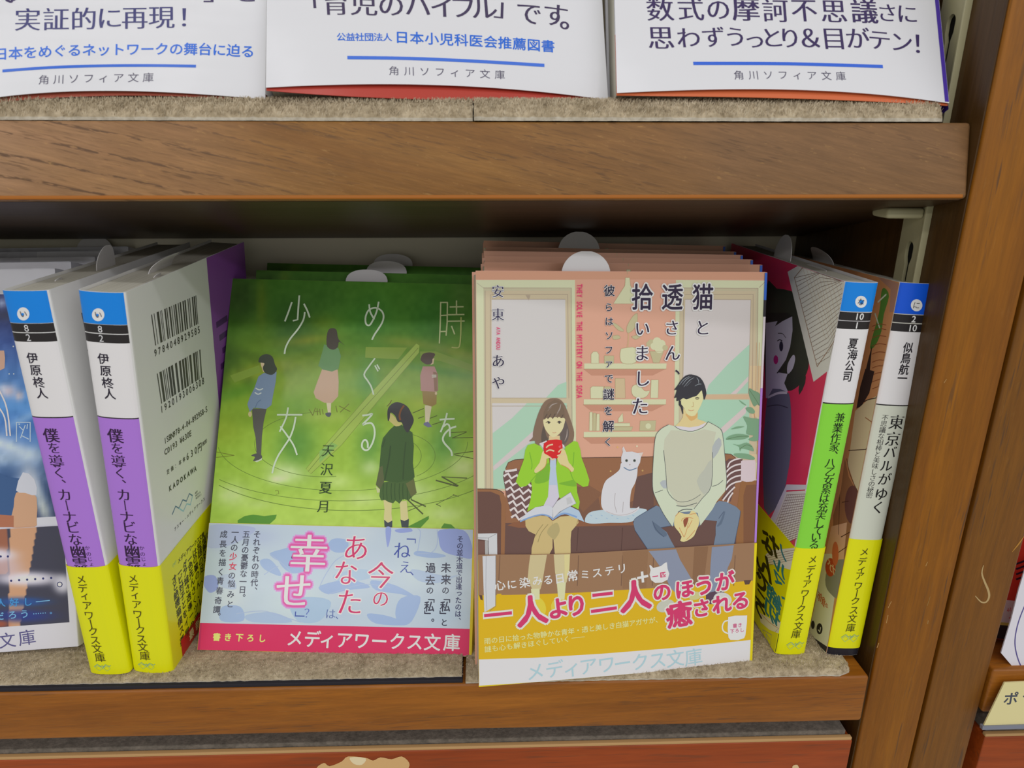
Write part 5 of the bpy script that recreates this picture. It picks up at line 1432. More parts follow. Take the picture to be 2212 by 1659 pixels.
# cat
A.poly(k4([(832, 455), (845, 420), (880, 395), (960, 383), (1120, 372), (1220, 374), (1256, 388), (1210, 440), (1120, 470), (1000, 472), (900, 478), (845, 472)]), (190, 208, 218), 12, 3)
for i in range(9): A.stroke(k4([(870 + 36 * i, 420 + (i % 2) * 20), (880 + 36 * i, 424 + (i % 2) * 20)]), 1.6, (160, 188, 214), 13, 0)
cw = (216, 216, 222)
A.poly(k4([(1020, 150), (1068, 110), (1085, 60), (1150, 112), (1188, 70), (1190, 140), (1175, 200), (1150, 250), (1140, 330), (1145, 380), (1180, 375), (1202, 360), (1200, 378), (1170, 405), (1110, 425), (1050, 422), (1000, 408), (960, 385), (943, 340), (950, 250), (975, 185)]), cw, 14, 3)
A.poly(ma([(60, 990), (78, 940), (72, 900), (84, 875), (112, 935), (180, 932), (240, 950), (300, 940), (272, 1000), (265, 1050), (235, 1110), (160, 1135), (90, 1100), (60, 1040)]), cw, 15)
A.poly(ma([(255, 955), (298, 942), (272, 990)]), (226, 208, 196), 16); A.poly(ma([(80, 890), (100, 930), (84, 935)]), (214, 206, 196), 16)
for ex in (118, 204): A.ellipse(*one(ma, ex, 1030), 3.2, 3, (108, 116, 108), 16); A.ellipse(*one(ma, ex, 1030), 1.2, 2, (40, 44, 48), 17)
A.stroke(ma([(90, 1105), (150, 1135), (225, 1112)]), 2.2, (110, 136, 166), 16); A.poly(ma([(145, 1070), (162, 1070), (153, 1084)]), (170, 140, 140), 16)
A.stroke(k4([(1040, 270), (1035, 340), (1050, 400)]), 1.0, (176, 170, 172), 16); A.stroke(k4([(1095, 330), (1090, 400)]), 1.0, (176, 170, 172), 16)
A.stroke(k4([(980, 395), (1060, 420), (1140, 408), (1190, 380)]), 1.0, (190, 180, 180), 16)
# girl
hair = (132, 108, 90); hs = (96, 84, 76); skin = (226, 214, 166)
A.poly(gi([(930, 112), (850, 125), (790, 180), (740, 280), (700, 400), (672, 520), (668, 580), (625, 625), (690, 620), (700, 655), (745, 680), (800, 640), (860, 650), (860, 590), (990, 560), (1000, 620), (1040, 680), (1070, 690), (1110, 670), (1150, 620), (1162, 520), (1130, 400), (1080, 260), (1040, 175), (990, 125)]), hair, 16, 3)
A.poly(gi([(800, 440), (830, 560), (850, 590), (840, 640), (780, 650), (770, 560)]), hs, 17, 3); A.poly(gi([(1000, 520), (1040, 440), (1060, 380), (1100, 500), (1090, 600), (1040, 670), (1000, 610)]), (104, 92, 88), 17, 3)
A.poly(gi([(862, 560), (990, 560), (992, 640), (862, 640)]), (222, 196, 150), 17)
A.poly(gi([(800, 355), (900, 340), (1045, 345), (1042, 430), (1015, 500), (970, 550), (920, 577), (880, 562), (835, 510), (802, 440)]), skin, 18, 3)
A.poly(gi([(795, 365), (800, 280), (850, 180), (930, 130), (1000, 150), (1045, 250), (1052, 350), (1030, 345), (1000, 350), (985, 315), (965, 350), (935, 320), (905, 360), (880, 330), (850, 360), (830, 345), (815, 365)]), (122, 102, 84), 19)
for pts in ([(860, 230), (900, 190), (960, 170)], [(850, 260), (890, 215)], [(960, 290), (990, 240), (1005, 180)], [(940, 330), (975, 280)], [(1080, 480), (1075, 560), (1050, 620)]): A.stroke(gi(pts), 2.4, (164, 152, 146), 20, 3, taper=.8)
for pts in ([(810, 350), (840, 300)], [(850, 355), (885, 300)], [(910, 350), (935, 300)], [(1010, 345), (1030, 310)]): A.stroke(gi(pts), 1.6, (86, 72, 66), 20, 0)
for ex in (860, 986): A.ellipse(*one(gi, ex, 402), 2.6, 2.6, (70, 66, 62), 20)
A.stroke(gi([(825, 405), (850, 388), (882, 400)]), 1.1, (80, 66, 60), 20); A.stroke(gi([(960, 400), (985, 385), (1012, 400)]), 1.1, (80, 66, 60), 20)
A.stroke(gi([(905, 522), (925, 526), (948, 520)]), 1.1, (206, 150, 120), 20)
A.poly(gi([(750, 650), (800, 630), (900, 640), (1040, 660), (1050, 700), (800, 720)]), (216, 212, 218), 17)
card = (152, 206, 52); cards = (124, 182, 52)
A.poly(gi([(880, 800), (945, 800), (950, 1000), (985, 1290), (905, 1420), (795, 1395), (850, 1290), (862, 1100), (872, 930)]), (184, 200, 226), 17)
A.poly(gi([(862, 1150), (955, 1150), (985, 1290), (905, 1420), (795, 1395), (850, 1290)]), (208, 204, 220), 18)
A.poly(gi([(610, 670), (690, 652), (760, 685), (800, 750), (860, 830), (878, 950), (862, 1100), (850, 1290), (800, 1390), (690, 1420), (600, 1465), (640, 1330), (660, 1200), (650, 1110), (590, 1160), (520, 1175), (465, 1110), (500, 1010), (560, 850), (580, 730)]), card, 19)
A.poly(gi([(1060, 690), (1110, 655), (1160, 622), (1205, 635), (1235, 720), (1250, 820), (1300, 950), (1345, 1090), (1330, 1160), (1270, 1172), (1190, 1120), (1200, 1240), (1230, 1350), (1215, 1440), (1120, 1390), (985, 1300), (960, 1100), (945, 950), (960, 830), (1040, 760)]), card, 19)
for pts in ([(690, 1010), (720, 1015), (640, 1110)], [(1120, 1000), (1150, 1080), (1190, 1130)], [(630, 760), (660, 900), (650, 960)], [(1160, 760), (1150, 900), (1120, 990)]): A.stroke(gi(pts), 1.8, cards, 21)
A.poly(gi([(720, 1020), (860, 880), (865, 1010), (850, 1100), (700, 1130)]), cards, 20, 3); A.poly(gi([(980, 1130), (1100, 1100), (1150, 1090), (1190, 1160), (1100, 1160)]), cards, 20, 3)
A.poly(gi([(700, 1005), (688, 965), (750, 880), (780, 760), (805, 745), (840, 790), (880, 805), (880, 825), (832, 835), (822, 920), (745, 985)]), (228, 208, 150), 22, 2)
A.poly(gi([(962, 830), (985, 790), (1020, 720), (1050, 730), (1080, 810), (1100, 880), (1162, 955), (1130, 995), (1080, 940), (1000, 905)]), (228, 206, 150), 22, 2)
A.stroke(gi([(760, 980), (820, 920), (835, 840)]), 1, (206, 130, 80), 23); A.stroke(gi([(1010, 905), (1085, 945), (1128, 992)]), 1, (206, 130, 80), 23)
A.poly(gi([(800, 655), (850, 615), (950, 605), (1015, 615), (1025, 700), (1000, 770), (960, 830), (905, 832), (860, 800), (805, 770), (795, 710)]), (214, 36, 40), 23)
for pts in ([(832, 700), (860, 675), (905, 665)], [(832, 748), (870, 730), (920, 742)], [(978, 755), (1000, 730), (1032, 716)], [(965, 800), (1000, 785), (1045, 780)], [(880, 830), (900, 845), (925, 835)]): A.stroke(gi(pts), 3, (236, 200, 160), 24, 3)
A.poly(gi([(975, 690), (1000, 670), (1005, 700), (985, 705)]), (226, 100, 110), 24)
A.stroke(gi([(755, 660), (790, 645), (830, 625)]), 3, (216, 210, 214), 23)
pg = (208, 212, 222)
A.poly(gi([(910, 1545), (1000, 1470), (1110, 1400), (1220, 1455), (1285, 1590), (1180, 1545), (1060, 1495), (960, 1520)]), (178, 200, 226), 22)
A.stroke(gi([(915, 1552), (1000, 1500), (1070, 1490), (1190, 1530)]), 3.5, (132, 166, 214), 23)
A.poly(gi([(510, 1580), (600, 1480), (700, 1415), (850, 1388), (905, 1418), (908, 1570), (880, 1530), (780, 1500), (660, 1525)]), pg, 23)
A.stroke(gi([(520, 1582), (660, 1528), (780, 1502), (870, 1525), (908, 1560)]), 3.2, (134, 164, 208), 24)
A.poly(gi([(905, 1418), (960, 1340), (1120, 1235), (1187, 1368), (1080, 1420), (990, 1470), (912, 1550)]), (212, 213, 217), 24)
A.poly(gi([(1070, 1305), (1120, 1290), (1145, 1360), (1080, 1385)]), (196, 198, 200), 25)
A.stroke(gi([(905, 1418), (960, 1340), (1120, 1235), (1187, 1368), (1080, 1420), (990, 1470), (912, 1550)]), 1, (150, 150, 160), 25, 0)
tr = (204, 182, 126)
A.poly(gi([(578, 1570), (640, 1540), (760, 1515), (840, 1520), (905, 1580), (905, 1900), (860, 1990), (845, 2010), (650, 2010), (655, 1900), (700, 1740), (620, 1700), (582, 1640)]), tr, 20)
A.poly(gi([(905, 1580), (1000, 1525), (1120, 1515), (1210, 1560), (1215, 1600), (1130, 1700), (1120, 1800), (1120, 2010), (935, 2010), (915, 1800)]), (208, 188, 132), 20)
A.poly(gi([(880, 1640), (960, 1600), (990, 1700), (930, 1800), (905, 1790), (840, 1720)]), (182, 168, 118), 21, 3)
A.stroke(gi([(790, 1620), (730, 1700), (700, 1760)]), 1.2, (150, 136, 90), 21); A.stroke(gi([(850, 1620), (770, 1720), (730, 1830)]), 1.2, (150, 136, 90), 21)
A.stroke(gi([(1205, 1570), (1190, 1640)]), 1, (160, 130, 84), 21)
# small white table at the left edge
A.poly(l1([(0, 215), (220, 210), (222, 455), (132, 455), (126, 290), (0, 275)]), (206, 208, 212), 18); A.poly(l1([(0, 290), (86, 295), (84, 455), (0, 455)]), (118, 86, 78), 19)
A.stroke(l1([(126, 262), (215, 215)]), 1, (150, 150, 156), 19, 0); A.stroke(l1([(0, 262), (126, 262), (124, 440)]), 1.2, (130, 128, 132), 19, 0); A.poly(l1([(88, 290), (120, 285), (122, 450), (90, 450)]), (176, 176, 176), 19)
# man
hb = (52, 52, 60)
A.poly(ma([(690, 370), (725, 420), (735, 520), (722, 515), (705, 450), (685, 425)]), hb, 16, 2)
A.poly(ma([(735, 470), (890, 480), (890, 580), (990, 615), (960, 680), (800, 720), (640, 665), (700, 605), (728, 560)]), (226, 204, 148), 15)
A.poly(ma([(760, 520), (860, 545), (885, 500), (885, 560), (820, 600), (780, 560)]), (218, 176, 112), 16, 2)
A.poly(ma([(712, 370), (730, 340), (950, 260), (952, 340), (938, 400), (905, 470), (862, 535), (820, 548), (770, 520), (738, 450), (712, 420)]), (230, 220, 168), 17, 2)
A.poly(ma([(640, 655), (720, 660), (800, 670), (900, 655), (990, 612), (950, 665), (830, 712), (700, 692)]), (218, 214, 222), 18)
A.poly(ma([(820, 95), (760, 108), (710, 155), (670, 215), (635, 262), (662, 262), (650, 310), (635, 350), (662, 345), (660, 382), (700, 372), (735, 352), (770, 365), (830, 342), (880, 325), (930, 270), (940, 290), (960, 370), (980, 325), (985, 300), (972, 230), (945, 165), (900, 118)]), hb, 19, 3)
for pts in ([(690, 210), (740, 150), (800, 115)], [(720, 210), (770, 150), (820, 120)], [(740, 230), (800, 160), (850, 130)], [(770, 220), (820, 170)], [(880, 130), (900, 160), (900, 190)], [(860, 220), (900, 200), (930, 200)]): A.stroke(ma(pts), 1.5, (140, 148, 156), 20, 3, taper=.7)
A.stroke(ma([(865, 352), (885, 345), (905, 352)]), 1.8, (70, 66, 56), 20); A.stroke(ma([(872, 362), (898, 362)]), 1.6, (120, 110, 80), 20, 0)
A.stroke(ma([(790, 480), (820, 488), (850, 480)]), 1.2, (214, 160, 120), 20); A.stroke(ma([(840, 395), (845, 440), (825, 445)]), 1, (200, 170, 120), 20)
sw = (200, 202, 180); sl = (206, 216, 192)
A.poly(ma([(575, 640), (640, 655), (700, 692), (830, 712), (950, 668), (1005, 608), (1080, 640), (1130, 680), (1160, 740), (1180, 920), (1190, 1080), (1205, 1230), (1190, 1360), (1100, 1470), (1050, 1560), (920, 1735), (890, 1600), (820, 1580), (700, 1590), (650, 1640), (615, 1750), (520, 1610), (440, 1450), (405, 1350), (400, 1200), (410, 1000), (425, 820), (445, 740), (500, 680)]), sl, 18)
A.poly(ma([(600, 700), (700, 705), (830, 730), (960, 690), (1090, 720), (1060, 860), (1050, 1040), (1040, 1300), (940, 1440), (860, 1540), (680, 1530), (620, 1420), (560, 1320), (545, 1150), (520, 920), (530, 800)]), sw, 19, 0)
A.poly(ma([(1120, 780), (1150, 860), (1060, 1010), (1050, 880)]), (176, 184, 186), 20, 2); A.poly(ma([(880, 1250), (960, 1130), (1040, 1020), (1040, 1290), (960, 1400)]), (188, 192, 178), 20, 2)
A.poly(ma([(480, 1270), (540, 1240), (560, 1320), (520, 1330)]), (178, 186, 190), 20, 2)
dk = (96, 100, 100)
for pts, w in (([(575, 640), (500, 680), (445, 740), (425, 820), (410, 1000), (400, 1200), (405, 1350), (440, 1450), (520, 1610), (615, 1750)], 1.1), ([(1005, 608), (950, 668), (830, 712), (700, 692), (640, 655)], 1.1), ([(1005, 608), (1130, 680), (1160, 740), (1180, 920), (1205, 1230), (1190, 1360)], 1.1), ([(520, 920), (545, 1150), (560, 1350), (620, 1440)], 1.2), ([(1050, 940), (1040, 1300), (940, 1440), (850, 1555)], 1.2),
               ([(1050, 1310), (1110, 1290), (1165, 1245)], 1.2), ([(660, 1520), (760, 1525), (880, 1490)], 1.5), ([(430, 1380), (510, 1350)], 1.2), ([(680, 1590), (740, 1560), (830, 1560)], 2), ([(620, 1440), (700, 1480), (820, 1460), (920, 1400)], 1)):
    A.stroke(ma(pts), w, dk, 21, 3)
jn = (116, 132, 154); jn2 = (96, 112, 134)
A.poly(l2([(192, 250), (215, 200), (340, 120), (440, 60), (520, 90), (640, 120), (700, 105), (850, 110), (1000, 120), (1060, 60), (1120, 10), (1200, 20), (1310, 75), (1355, 120), (1345, 200), (1315, 340), (1285, 492), (1060, 508), (1085, 380), (1085, 290), (1100, 230), (965, 215), (900, 290), (600, 280), (490, 300), (555, 350), (600, 440), (655, 538), (358, 552), (270, 420), (210, 330)]), jn, 15)
A.poly(l2([(400, 240), (430, 330), (520, 400), (560, 370), (490, 300), (440, 260)]), jn2, 16, 2); A.poly(l2([(1095, 290), (1140, 220), (1170, 140), (1190, 130), (1150, 260)]), jn2, 16, 2)
for pts in ([(192, 250), (215, 200), (340, 120), (440, 60)], [(210, 330), (270, 420), (358, 552)], [(490, 300), (600, 280)], [(400, 230), (440, 320), (520, 400)], [(1120, 200), (1175, 125)], [(1355, 120), (1345, 200), (1285, 492)]): A.stroke(l2(pts), 1.1, (70, 84, 110), 17)
hd = (234, 210, 152)
A.poly(l2([(650, 175), (690, 132), (740, 150), (800, 150), (820, 118), (860, 130), (900, 190), (905, 260), (880, 320), (850, 390), (800, 430), (740, 455), (700, 440), (715, 400), (680, 340), (640, 290), (635, 230)]), hd, 22, 2)
A.poly(l2([(740, 210), (790, 190), (775, 260), (750, 300), (735, 250)]), (150, 84, 60), 23, 2)
for pts in ([(715, 230), (730, 200), (790, 190), (840, 200)], [(800, 160), (840, 150), (870, 150)], [(690, 300), (720, 360), (740, 400)], [(790, 250), (770, 330), (745, 400)], [(650, 175), (690, 132)], [(860, 330), (800, 400), (770, 430)], [(830, 220), (790, 300)]): A.stroke(l2(pts), 1.0, (206, 130, 76), 23, 3)
A.build('illustration', coral)
# lettering on the cover itself
T = Art(SO, base=0.36)
dkp = (40, 26, 60); wo = (.075, (234, 228, 236))
T.text('安東', t1([(318, 282), (318, 568)]), 29, (50, 44, 80), 3, 'mincho_bold', True, outline=(.04, (226, 224, 224)), sx=.98)
T.text('あや', t1([(322, 1140), (325, 1412)]), 30, (40, 34, 66), 3, 'mincho_bold', True, outline=(.04, (220, 218, 218)))
T.build('author_lettering', coral); T = Art(SO, base=0.36)
def title(ch, c_, x, y, s_, style='mincho_bold', sx=1.0):
    T = Art(SO, base=0.36)
    T.text(ch, c_([(x, y)]), s_, dkp, 3, style, sx=sx, outline=wo)
    T.build('title_character', coral)
for ch, x, y, s_ in (('拾', 330, 350, 60), ('透', 700, 350, 60), ('猫', 1078, 350, 60)): title(ch, t2, x, y, s_, 'bold', .84)
for ch, x, y, s_ in (('い', 330, 742, 36), ('ま', 325, 1045, 37), ('し', 330, 1358, 38), ('た', 300, 1700, 40), ('さ', 695, 730, 36), ('ん', 703, 1042, 37), ('と', 1075, 730, 37)): title(ch, t2, x, y, s_)
T.stroke(t2([(745, 1262), (770, 1280), (783, 1302)]), 3.2, dkp, 3, 3)
T.build('title_comma', coral); T = Art(SO, base=0.36)
T.text('彼らはソファで謎を解く', k3([(1000, 435), (996, 548), (998, 645), (998, 742), (996, 840), (992, 935), (996, 1035), (995, 1142), (993, 1255), (993, 1360), (990, 1468)]), [26, 20, 20, 20, 20, 20, 21, 26, 21, 26, 20], (36, 26, 54), 3, 'bold', True, outline=(.05, (232, 226, 226)))
T.build('subtitle_lettering', coral); T = Art(SO, base=0.36)
pk = (222, 44, 112)
T.text('THEY SOLVE THE MYSTERY ON THE SOFA', t1([(1328, 210), (1325, 1580)]), 17, pk, 3, 'bold', rot=-90, sx=1.0, squash=.58)
T.build('english_title_lettering', coral); T = Art(SO, base=0.36)
T.text('AYA ANDOU', t1([(324, 740), (322, 990)]), 12, pk, 3, 'bold', rot=-90, squash=.6)
T.build('author_lettering', coral)
# spine side print
SPO = Art(Surf(PO, 'right', 105.0, h=lambda a, b: -spine_w(min(max(a, 0), TO), TO, .8)), base=.04)
b_o = min(SO.ab(1032, 1198)[1], SO.ab(1636, 1171.5)[1]) - 0.3
SPO.rect(.2, SPO.S.ab(1658, 648)[1], TO - .2, 147.8, (34, 92, 196), 0, 14); SPO.rect(.2, SPO.S.ab(1656, 684)[1], TO - .2, SPO.S.ab(1658, 648)[1], (40, 36, 44), 0, 14)
SPO.rect(.2, SPO.S.ab(1652, 838)[1], TO - .2, SPO.S.ab(1656, 684)[1], (206, 196, 206), 0, 14); SPO.rect(.2, b_o, TO - .2, SPO.S.ab(1652, 838)[1], (166, 116, 210), 0, 14)
SPO.build('spine_print', coral)
EDG = Art(SO, base=0.3)
eb = lambda y: SO.ab(1650, y)[1]
EDG.rect(103.9, eb(648), 104.85, 147.7, (40, 98, 200), 0, 2); EDG.rect(103.9, eb(684), 104.85, eb(648), (40, 36, 44), 0, 2)
EDG.rect(104.0, eb(838), 104.85, eb(684), (214, 204, 212), 0, 2); EDG.rect(104.0, eb(1172), 104.85, eb(838), (176, 128, 216), 0, 2, 4)
EDG.build('spine_edge_print', coral)
# the paper band with its own print, following the sofa picture
OB = Surf(PO, 'front', -0.55, clamp=(.1, 104.9, .1, 147.9))
band = wrap_mesh('paper_band', coral, M_PRINT, 'face', TO, 0.8, 0.0, b_o - 0.1, out=0.5, thick=0.15, colr=(228, 200, 20))
A = Art(OB, base=0.05, step=0.012)
u0, u1 = 0.1, 104.7
def strip(pxs_top, pxs_bot, colr, lay):
    ta = [OB.ab(*p) for p in pxs_top]; ba = [OB.ab(*p) for p in pxs_bot]
    ta[0] = (u0, ta[0][1]); ta[-1] = (u1, ta[-1][1]); ba[0] = (u0, ba[0][1]); ba[-1] = (u1, ba[-1][1])
    A.poly(ta + ba[::-1], colr, lay, 0, 'ab')
topl = [(1031.6, 1198), (1150, 1197.5), (1253, 1195), (1400, 1186.5), (1520, 1179), (1636.7, 1171.5)]
yl = [(1031.6, 1286), (1150, 1284), (1250, 1280), (1400, 1271), (1530, 1262), (1628, 1253.7)]
wl = [(1031.6, 1424.6), (1150, 1421), (1300, 1412), (1450, 1400), (1550, 1390), (1621.8, 1382)]
bl = [(1035, 1481), (1150, 1477), (1300, 1469.5), (1450, 1458), (1550, 1447.5), (1623, 1439)]
br_ = (154, 118, 88)
strip(topl, yl, br_, 0); strip(yl, wl, (218, 178, 22), 0); strip(wl, bl, (220, 219, 226), 0)
for x_ in (1080, 1250, 1345, 1412, 1520, 1588): A.stroke([(x_, 1200), (x_ - 3, 1265)], 1.6, (118, 88, 70), 1, 0)
A.poly([(1345, 1192), (1400, 1188), (1396, 1270), (1345, 1272)], (146, 110, 80), 1); A.poly([(1500, 1182), (1530, 1180), (1520, 1262), (1495, 1264)], (138, 102, 74), 1)
A.poly(l1([(25, 880), (60, 885), (65, 940), (40, 930)]), (92, 66, 54), 1); A.poly(l2([(1390, 872), (1475, 868), (1450, 915), (1405, 920)]), (92, 68, 60), 1); A.poly(l1([(215, 870), (270, 868), (262, 885), (225, 886)]), (218, 178, 22), 1)
A.poly(l1([(62, 458), (206, 452), (200, 1000), (82, 1070)]), (208, 210, 216), 2); A.stroke(l1([(102, 460), (98, 800), (110, 1050)]), 1, (170, 170, 178), 3, 0); A.stroke(l1([(206, 452), (206, 1000), (140, 1055)]), 1, (120, 112, 110), 3, 0)
A.poly(l1([(580, 448), (762, 444), (735, 600), (712, 740), (690, 820), (600, 820), (585, 780), (552, 700), (565, 560)]), (204, 190, 146), 2); A.poly(l1([(835, 442), (1012, 436), (1005, 600), (975, 745), (880, 750), (850, 640)]), (208, 196, 152), 2)
A.poly(l1([(950, 440), (1012, 436), (1005, 600), (985, 700), (955, 720)]), (218, 208, 150), 3)
sock = (216, 216, 172)
A.poly(l1([(588, 815), (682, 812), (682, 930), (600, 935)]), sock, 3); A.poly(l1([(868, 748), (968, 742), (952, 930), (885, 935)]), sock, 3)
A.ellipse(*one(l1, 672, 1010), 15, 22, (222, 204, 66), 2, -20); A.ellipse(*one(l1, 895, 1010), 18, 19, (222, 204, 70), 2, 0)
A.poly(l2([(358, 556), (655, 536), (700, 650), (760, 750), (830, 870), (840, 960), (700, 1000), (640, 1000), (590, 950), (520, 780), (430, 650)]), (138, 146, 168), 2)
A.poly(l2([(1045, 512), (1283, 492), (1260, 640), (1215, 740), (1200, 850), (1180, 990), (1050, 1120), (990, 1040), (1020, 900), (1030, 700)]), (134, 144, 168), 2)
A.poly(l2([(980, 1030), (1080, 990), (1180, 1000), (1150, 1090), (1060, 1130), (1000, 1120)]), (90, 66, 84), 3, 2)
A.ellipse(*one(l2, 540, 1150), 20, 13, (196, 198, 184), 3, -20); A.ellipse(*one(l2, 860, 1040), 14, 9, (204, 200, 140), 3, -10); A.ellipse(*one(l2, 1160, 1080), 20, 15, (208, 208, 206), 4, 10)
wh = (228, 224, 222); cr = (208, 56, 108); wo2 = (.085, (234, 222, 214))
T = A
T.text('心に染みる日常ミステリ', l1([(250, 775), (380, 765), (520, 745), (655, 724), (775, 715), (900, 700), (1040, 672), (1175, 656), (1305, 638), (1440, 618), (1575, 593)]), [24, 22, 24, 22, 22, 23, 25, 22, 23, 22, 23], wh, 6, 'bold', rot=6)
for ch, (x, y), s_, c_ in (('人', (595, 1050), 68, l1), ('よ', (885, 1022), 48, l1), ('り', (1080, 992), 50, l1), ('人', (210, 1040), 70, l2), ('の', (503, 1000), 42, l2), ('ほ', (745, 965), 43, l2), ('う', (960, 925), 46, l2), ('が', (1185, 882), 44, l2), ('癒', (690, 1240), 58, l2), ('さ', (930, 1172), 42, l2), ('れ', (1150, 1130), 43, l2), ('る', (1355, 1090), 42, l2)):
    T.text(ch, c_([(x, y)]), s_, (232, 220, 212), 7, 'heavy', rot=6, outline=(.10, (234, 222, 214)))
    T.text(ch, c_([(x, y)]), s_, cr, 9, 'heavy', rot=6)
for pts, c_ in (([(90, 1105), (370, 1076)], l1), ([(1265, 885), (1465, 862)], l1), ([(1250, 1060), (1510, 1022)], l1)):
    T.stroke(c_(pts), 15, (234, 222, 214), 7, 0); T.stroke(c_(pts), 7, cr, 9, 0)
T.stroke(l2([(240, 848), (345, 826)]), 5.5, wh, 8, 0); T.stroke(l2([(286, 785), (296, 888)]), 5.5, wh, 8, 0)
A.poly(l2([(363, 710), (378, 706), (408, 738), (490, 718), (535, 682), (556, 676), (564, 750), (582, 800), (565, 865), (500, 898), (430, 902), (385, 870), (368, 810), (378, 760)]), (226, 222, 228), 8)
T.text('一匹', l2([(430, 830), (512, 812)]), 13, cr, 10, 'heavy', rot=5)
sm = (240, 228, 150)
T.text('雨の日に拾った物静かな青年・透と美しき白猫アガサが、', l1([(115, 1380), (900, 1290), (1659, 1190), (1975, 1146)]), 14.5, sm, 6, 'bold')
T.text('謎も心も解きほぐしていく', l1([(120, 1468), (560, 1415), (975, 1360)]), 14.5, sm, 6, 'bold')
T.stroke(l1([(1030, 1350), (1170, 1335)]), 1.2, sm, 6, 0)
T.stroke(l2([(1222, 1308), (1180, 1322), (1158, 1375), (1172, 1425), (1222, 1452)]), 3, (236, 226, 214), 6, 4)
A.poly(l2([(1222, 1272), (1290, 1256), (1428, 1254), (1424, 1340), (1408, 1470), (1395, 1500), (1330, 1522), (1245, 1520), (1225, 1495), (1215, 1400)]), (228, 224, 230), 7)
T.text('書き', l2([(1295, 1365), (1350, 1358)]), 10, (200, 80, 130), 9, 'bold'); T.text('下ろし', l2([(1265, 1425), (1318, 1418), (1372, 1412)]), 10, (200, 80, 130), 9, 'bold')
T.text('メディアワークス文庫', k4([(495, 1488), (625, 1470), (745, 1464), (855, 1450), (980, 1438), (1090, 1430), (1210, 1420), (1330, 1408), (1450, 1397), (1575, 1388)]), 40, (172, 206, 216), 6, 'regular', rot=4.5)
A.rect(103.9, OB.ab(1623, 1430)[1], 104.9, OB.ab(1637, 1173)[1], (226, 206, 8), 2, 2, 3)
A.build('band_print', band)
slip(coral, 'face', TO, 105 - 38.5, 1.2, 8.7, 8.0)
offs = [(0, 0, 0), (2.6, 15.0, 0.6), (2.4, 28.5, 0.8), (1.4, 42.0, 1.0), (1.6, 56.0, 0.8), (0.2, 69.5, 1.6)]
for i, (du, dw, dv) in enumerate(offs):
    o = coral if i == 0 else copy_tree(coral)
    o.matrix_world = PO.shifted(du, dw, dv, yaw=[0, -.8, -1.8, -3.0, -4.4, -5.2][i]).matrix()
    o['group'] = 'coral-covered paperbacks standing one behind another'
    o['label'] = ['coral-covered paperback at the front of its stack, couple and white cat, yellow band', 'coral-covered paperback directly behind the front one, second in the stack', 'third coral-covered paperback from the front of the stack', 'fourth coral-covered paperback from the front of the stack', 'fifth coral-covered paperback from the front of the stack', 'rearmost coral-covered paperback, against the back panel'][i]
    if i in (1, 2, 3, 5):
        for ch in list(o.children):
            if ch.name.startswith('order_slip'): bpy.data.objects.remove(ch)

# ---------------------------------------------------------------- blue cover cut off by the left edge of the picture
PD = Pose(-416.49, 8.65, 3.28, 15.83, 4.36, -0.79)
TD = 13.2
blue = face_body(PD, TD, 'x', (212, 212, 222))
SD = Surf(PD, 'front', 0, clamp=(.1, 104.9, .1, 147.9))
def paint_night(X, Y):
    p = Paint(X, Y, (0, 0, 0))
    p.grad([(580, (190, 190, 200)), (626, (190, 190, 202)), (634, (40, 46, 110)), (690, (46, 62, 120)), (740, (60, 90, 160)), (800, (84, 130, 196)), (880, (90, 150, 214)), (920, (70, 120, 190)), (990, (130, 160, 200)), (1060, (60, 96, 150)), (1137, (56, 60, 92))])
    for x, y, rx, ry, c, a, r in ((4, 655, 12, 10, (180, 200, 230), .8, 0), (10, 680, 30, 14, (40, 44, 70), .7, 0), (18, 845, 18, 14, (226, 206, 210), .85, 0), (42, 855, 8, 10, (230, 200, 190), .8, 0), (5, 840, 8, 10, (220, 220, 230), .7, 0), (50, 905, 40, 8, (150, 190, 230), .7, -25),
                                  (10, 960, 50, 16, (220, 230, 240), .9, 20), (60, 980, 40, 14, (200, 216, 232), .8, 10), (80, 1060, 14, 60, (196, 206, 210), .8, -22), (60, 1040, 26, 30, (212, 214, 226), .8, 0), (100, 1000, 16, 30, (60, 90, 130), .7, 0), (10, 1040, 30, 40, (52, 86, 136), .8, 0),  # whitish swirl of the art also carries a painted gloss highlight
                                  (94, 1100, 10, 24, (220, 226, 216), .7, -20), (70, 940, 50, 20, (80, 130, 200), .6, 0), (0, 990, 40, 14, (180, 200, 220), .7, 0), (110, 1070, 12, 50, (50, 66, 100), .7, -20)):
        p.blob(x, y, rx, ry, c, a, r)
    p.speckle(12, 11, 5)
    return p.c
painted_grid(SD, 30, 52, 104.9, 147.9, 60, 90, paint_night, .02, 'cover_print', blue)
A = Art(SD, base=.05)
A.quad([(-60, 581), (133, 581), (160, 634), (-60, 636)], (208, 208, 216), 1)
td = crop(2.023, 0, 600)
A.poly(td([(-40, 318), (18, 318), (22, 350), (20, 395), (0, 405), (-40, 405)]), (214, 172, 150), 1)
A.poly(td([(-60, 820), (30, 870), (110, 880), (100, 945), (90, 1040), (-60, 1040)]), (58, 92, 140), 1)
A.poly(td([(70, 940), (120, 930), (160, 960), (160, 1060), (150, 1090), (50, 1090), (60, 1000)]), (206, 162, 130), 2, 2)
A.poly(td([(100, 850), (150, 880), (160, 950), (110, 940), (70, 930)]), (206, 208, 218), 2, 2)
A.poly(td([(-60, 1030), (60, 1040), (60, 1090), (-60, 1090)]), (176, 112, 84), 2)
for pts in ([(-10, 480), (20, 540), (35, 600), (45, 690)], [(-10, 560), (20, 610), (30, 690)]): A.stroke(td(pts), 3, (220, 214, 214), 2)
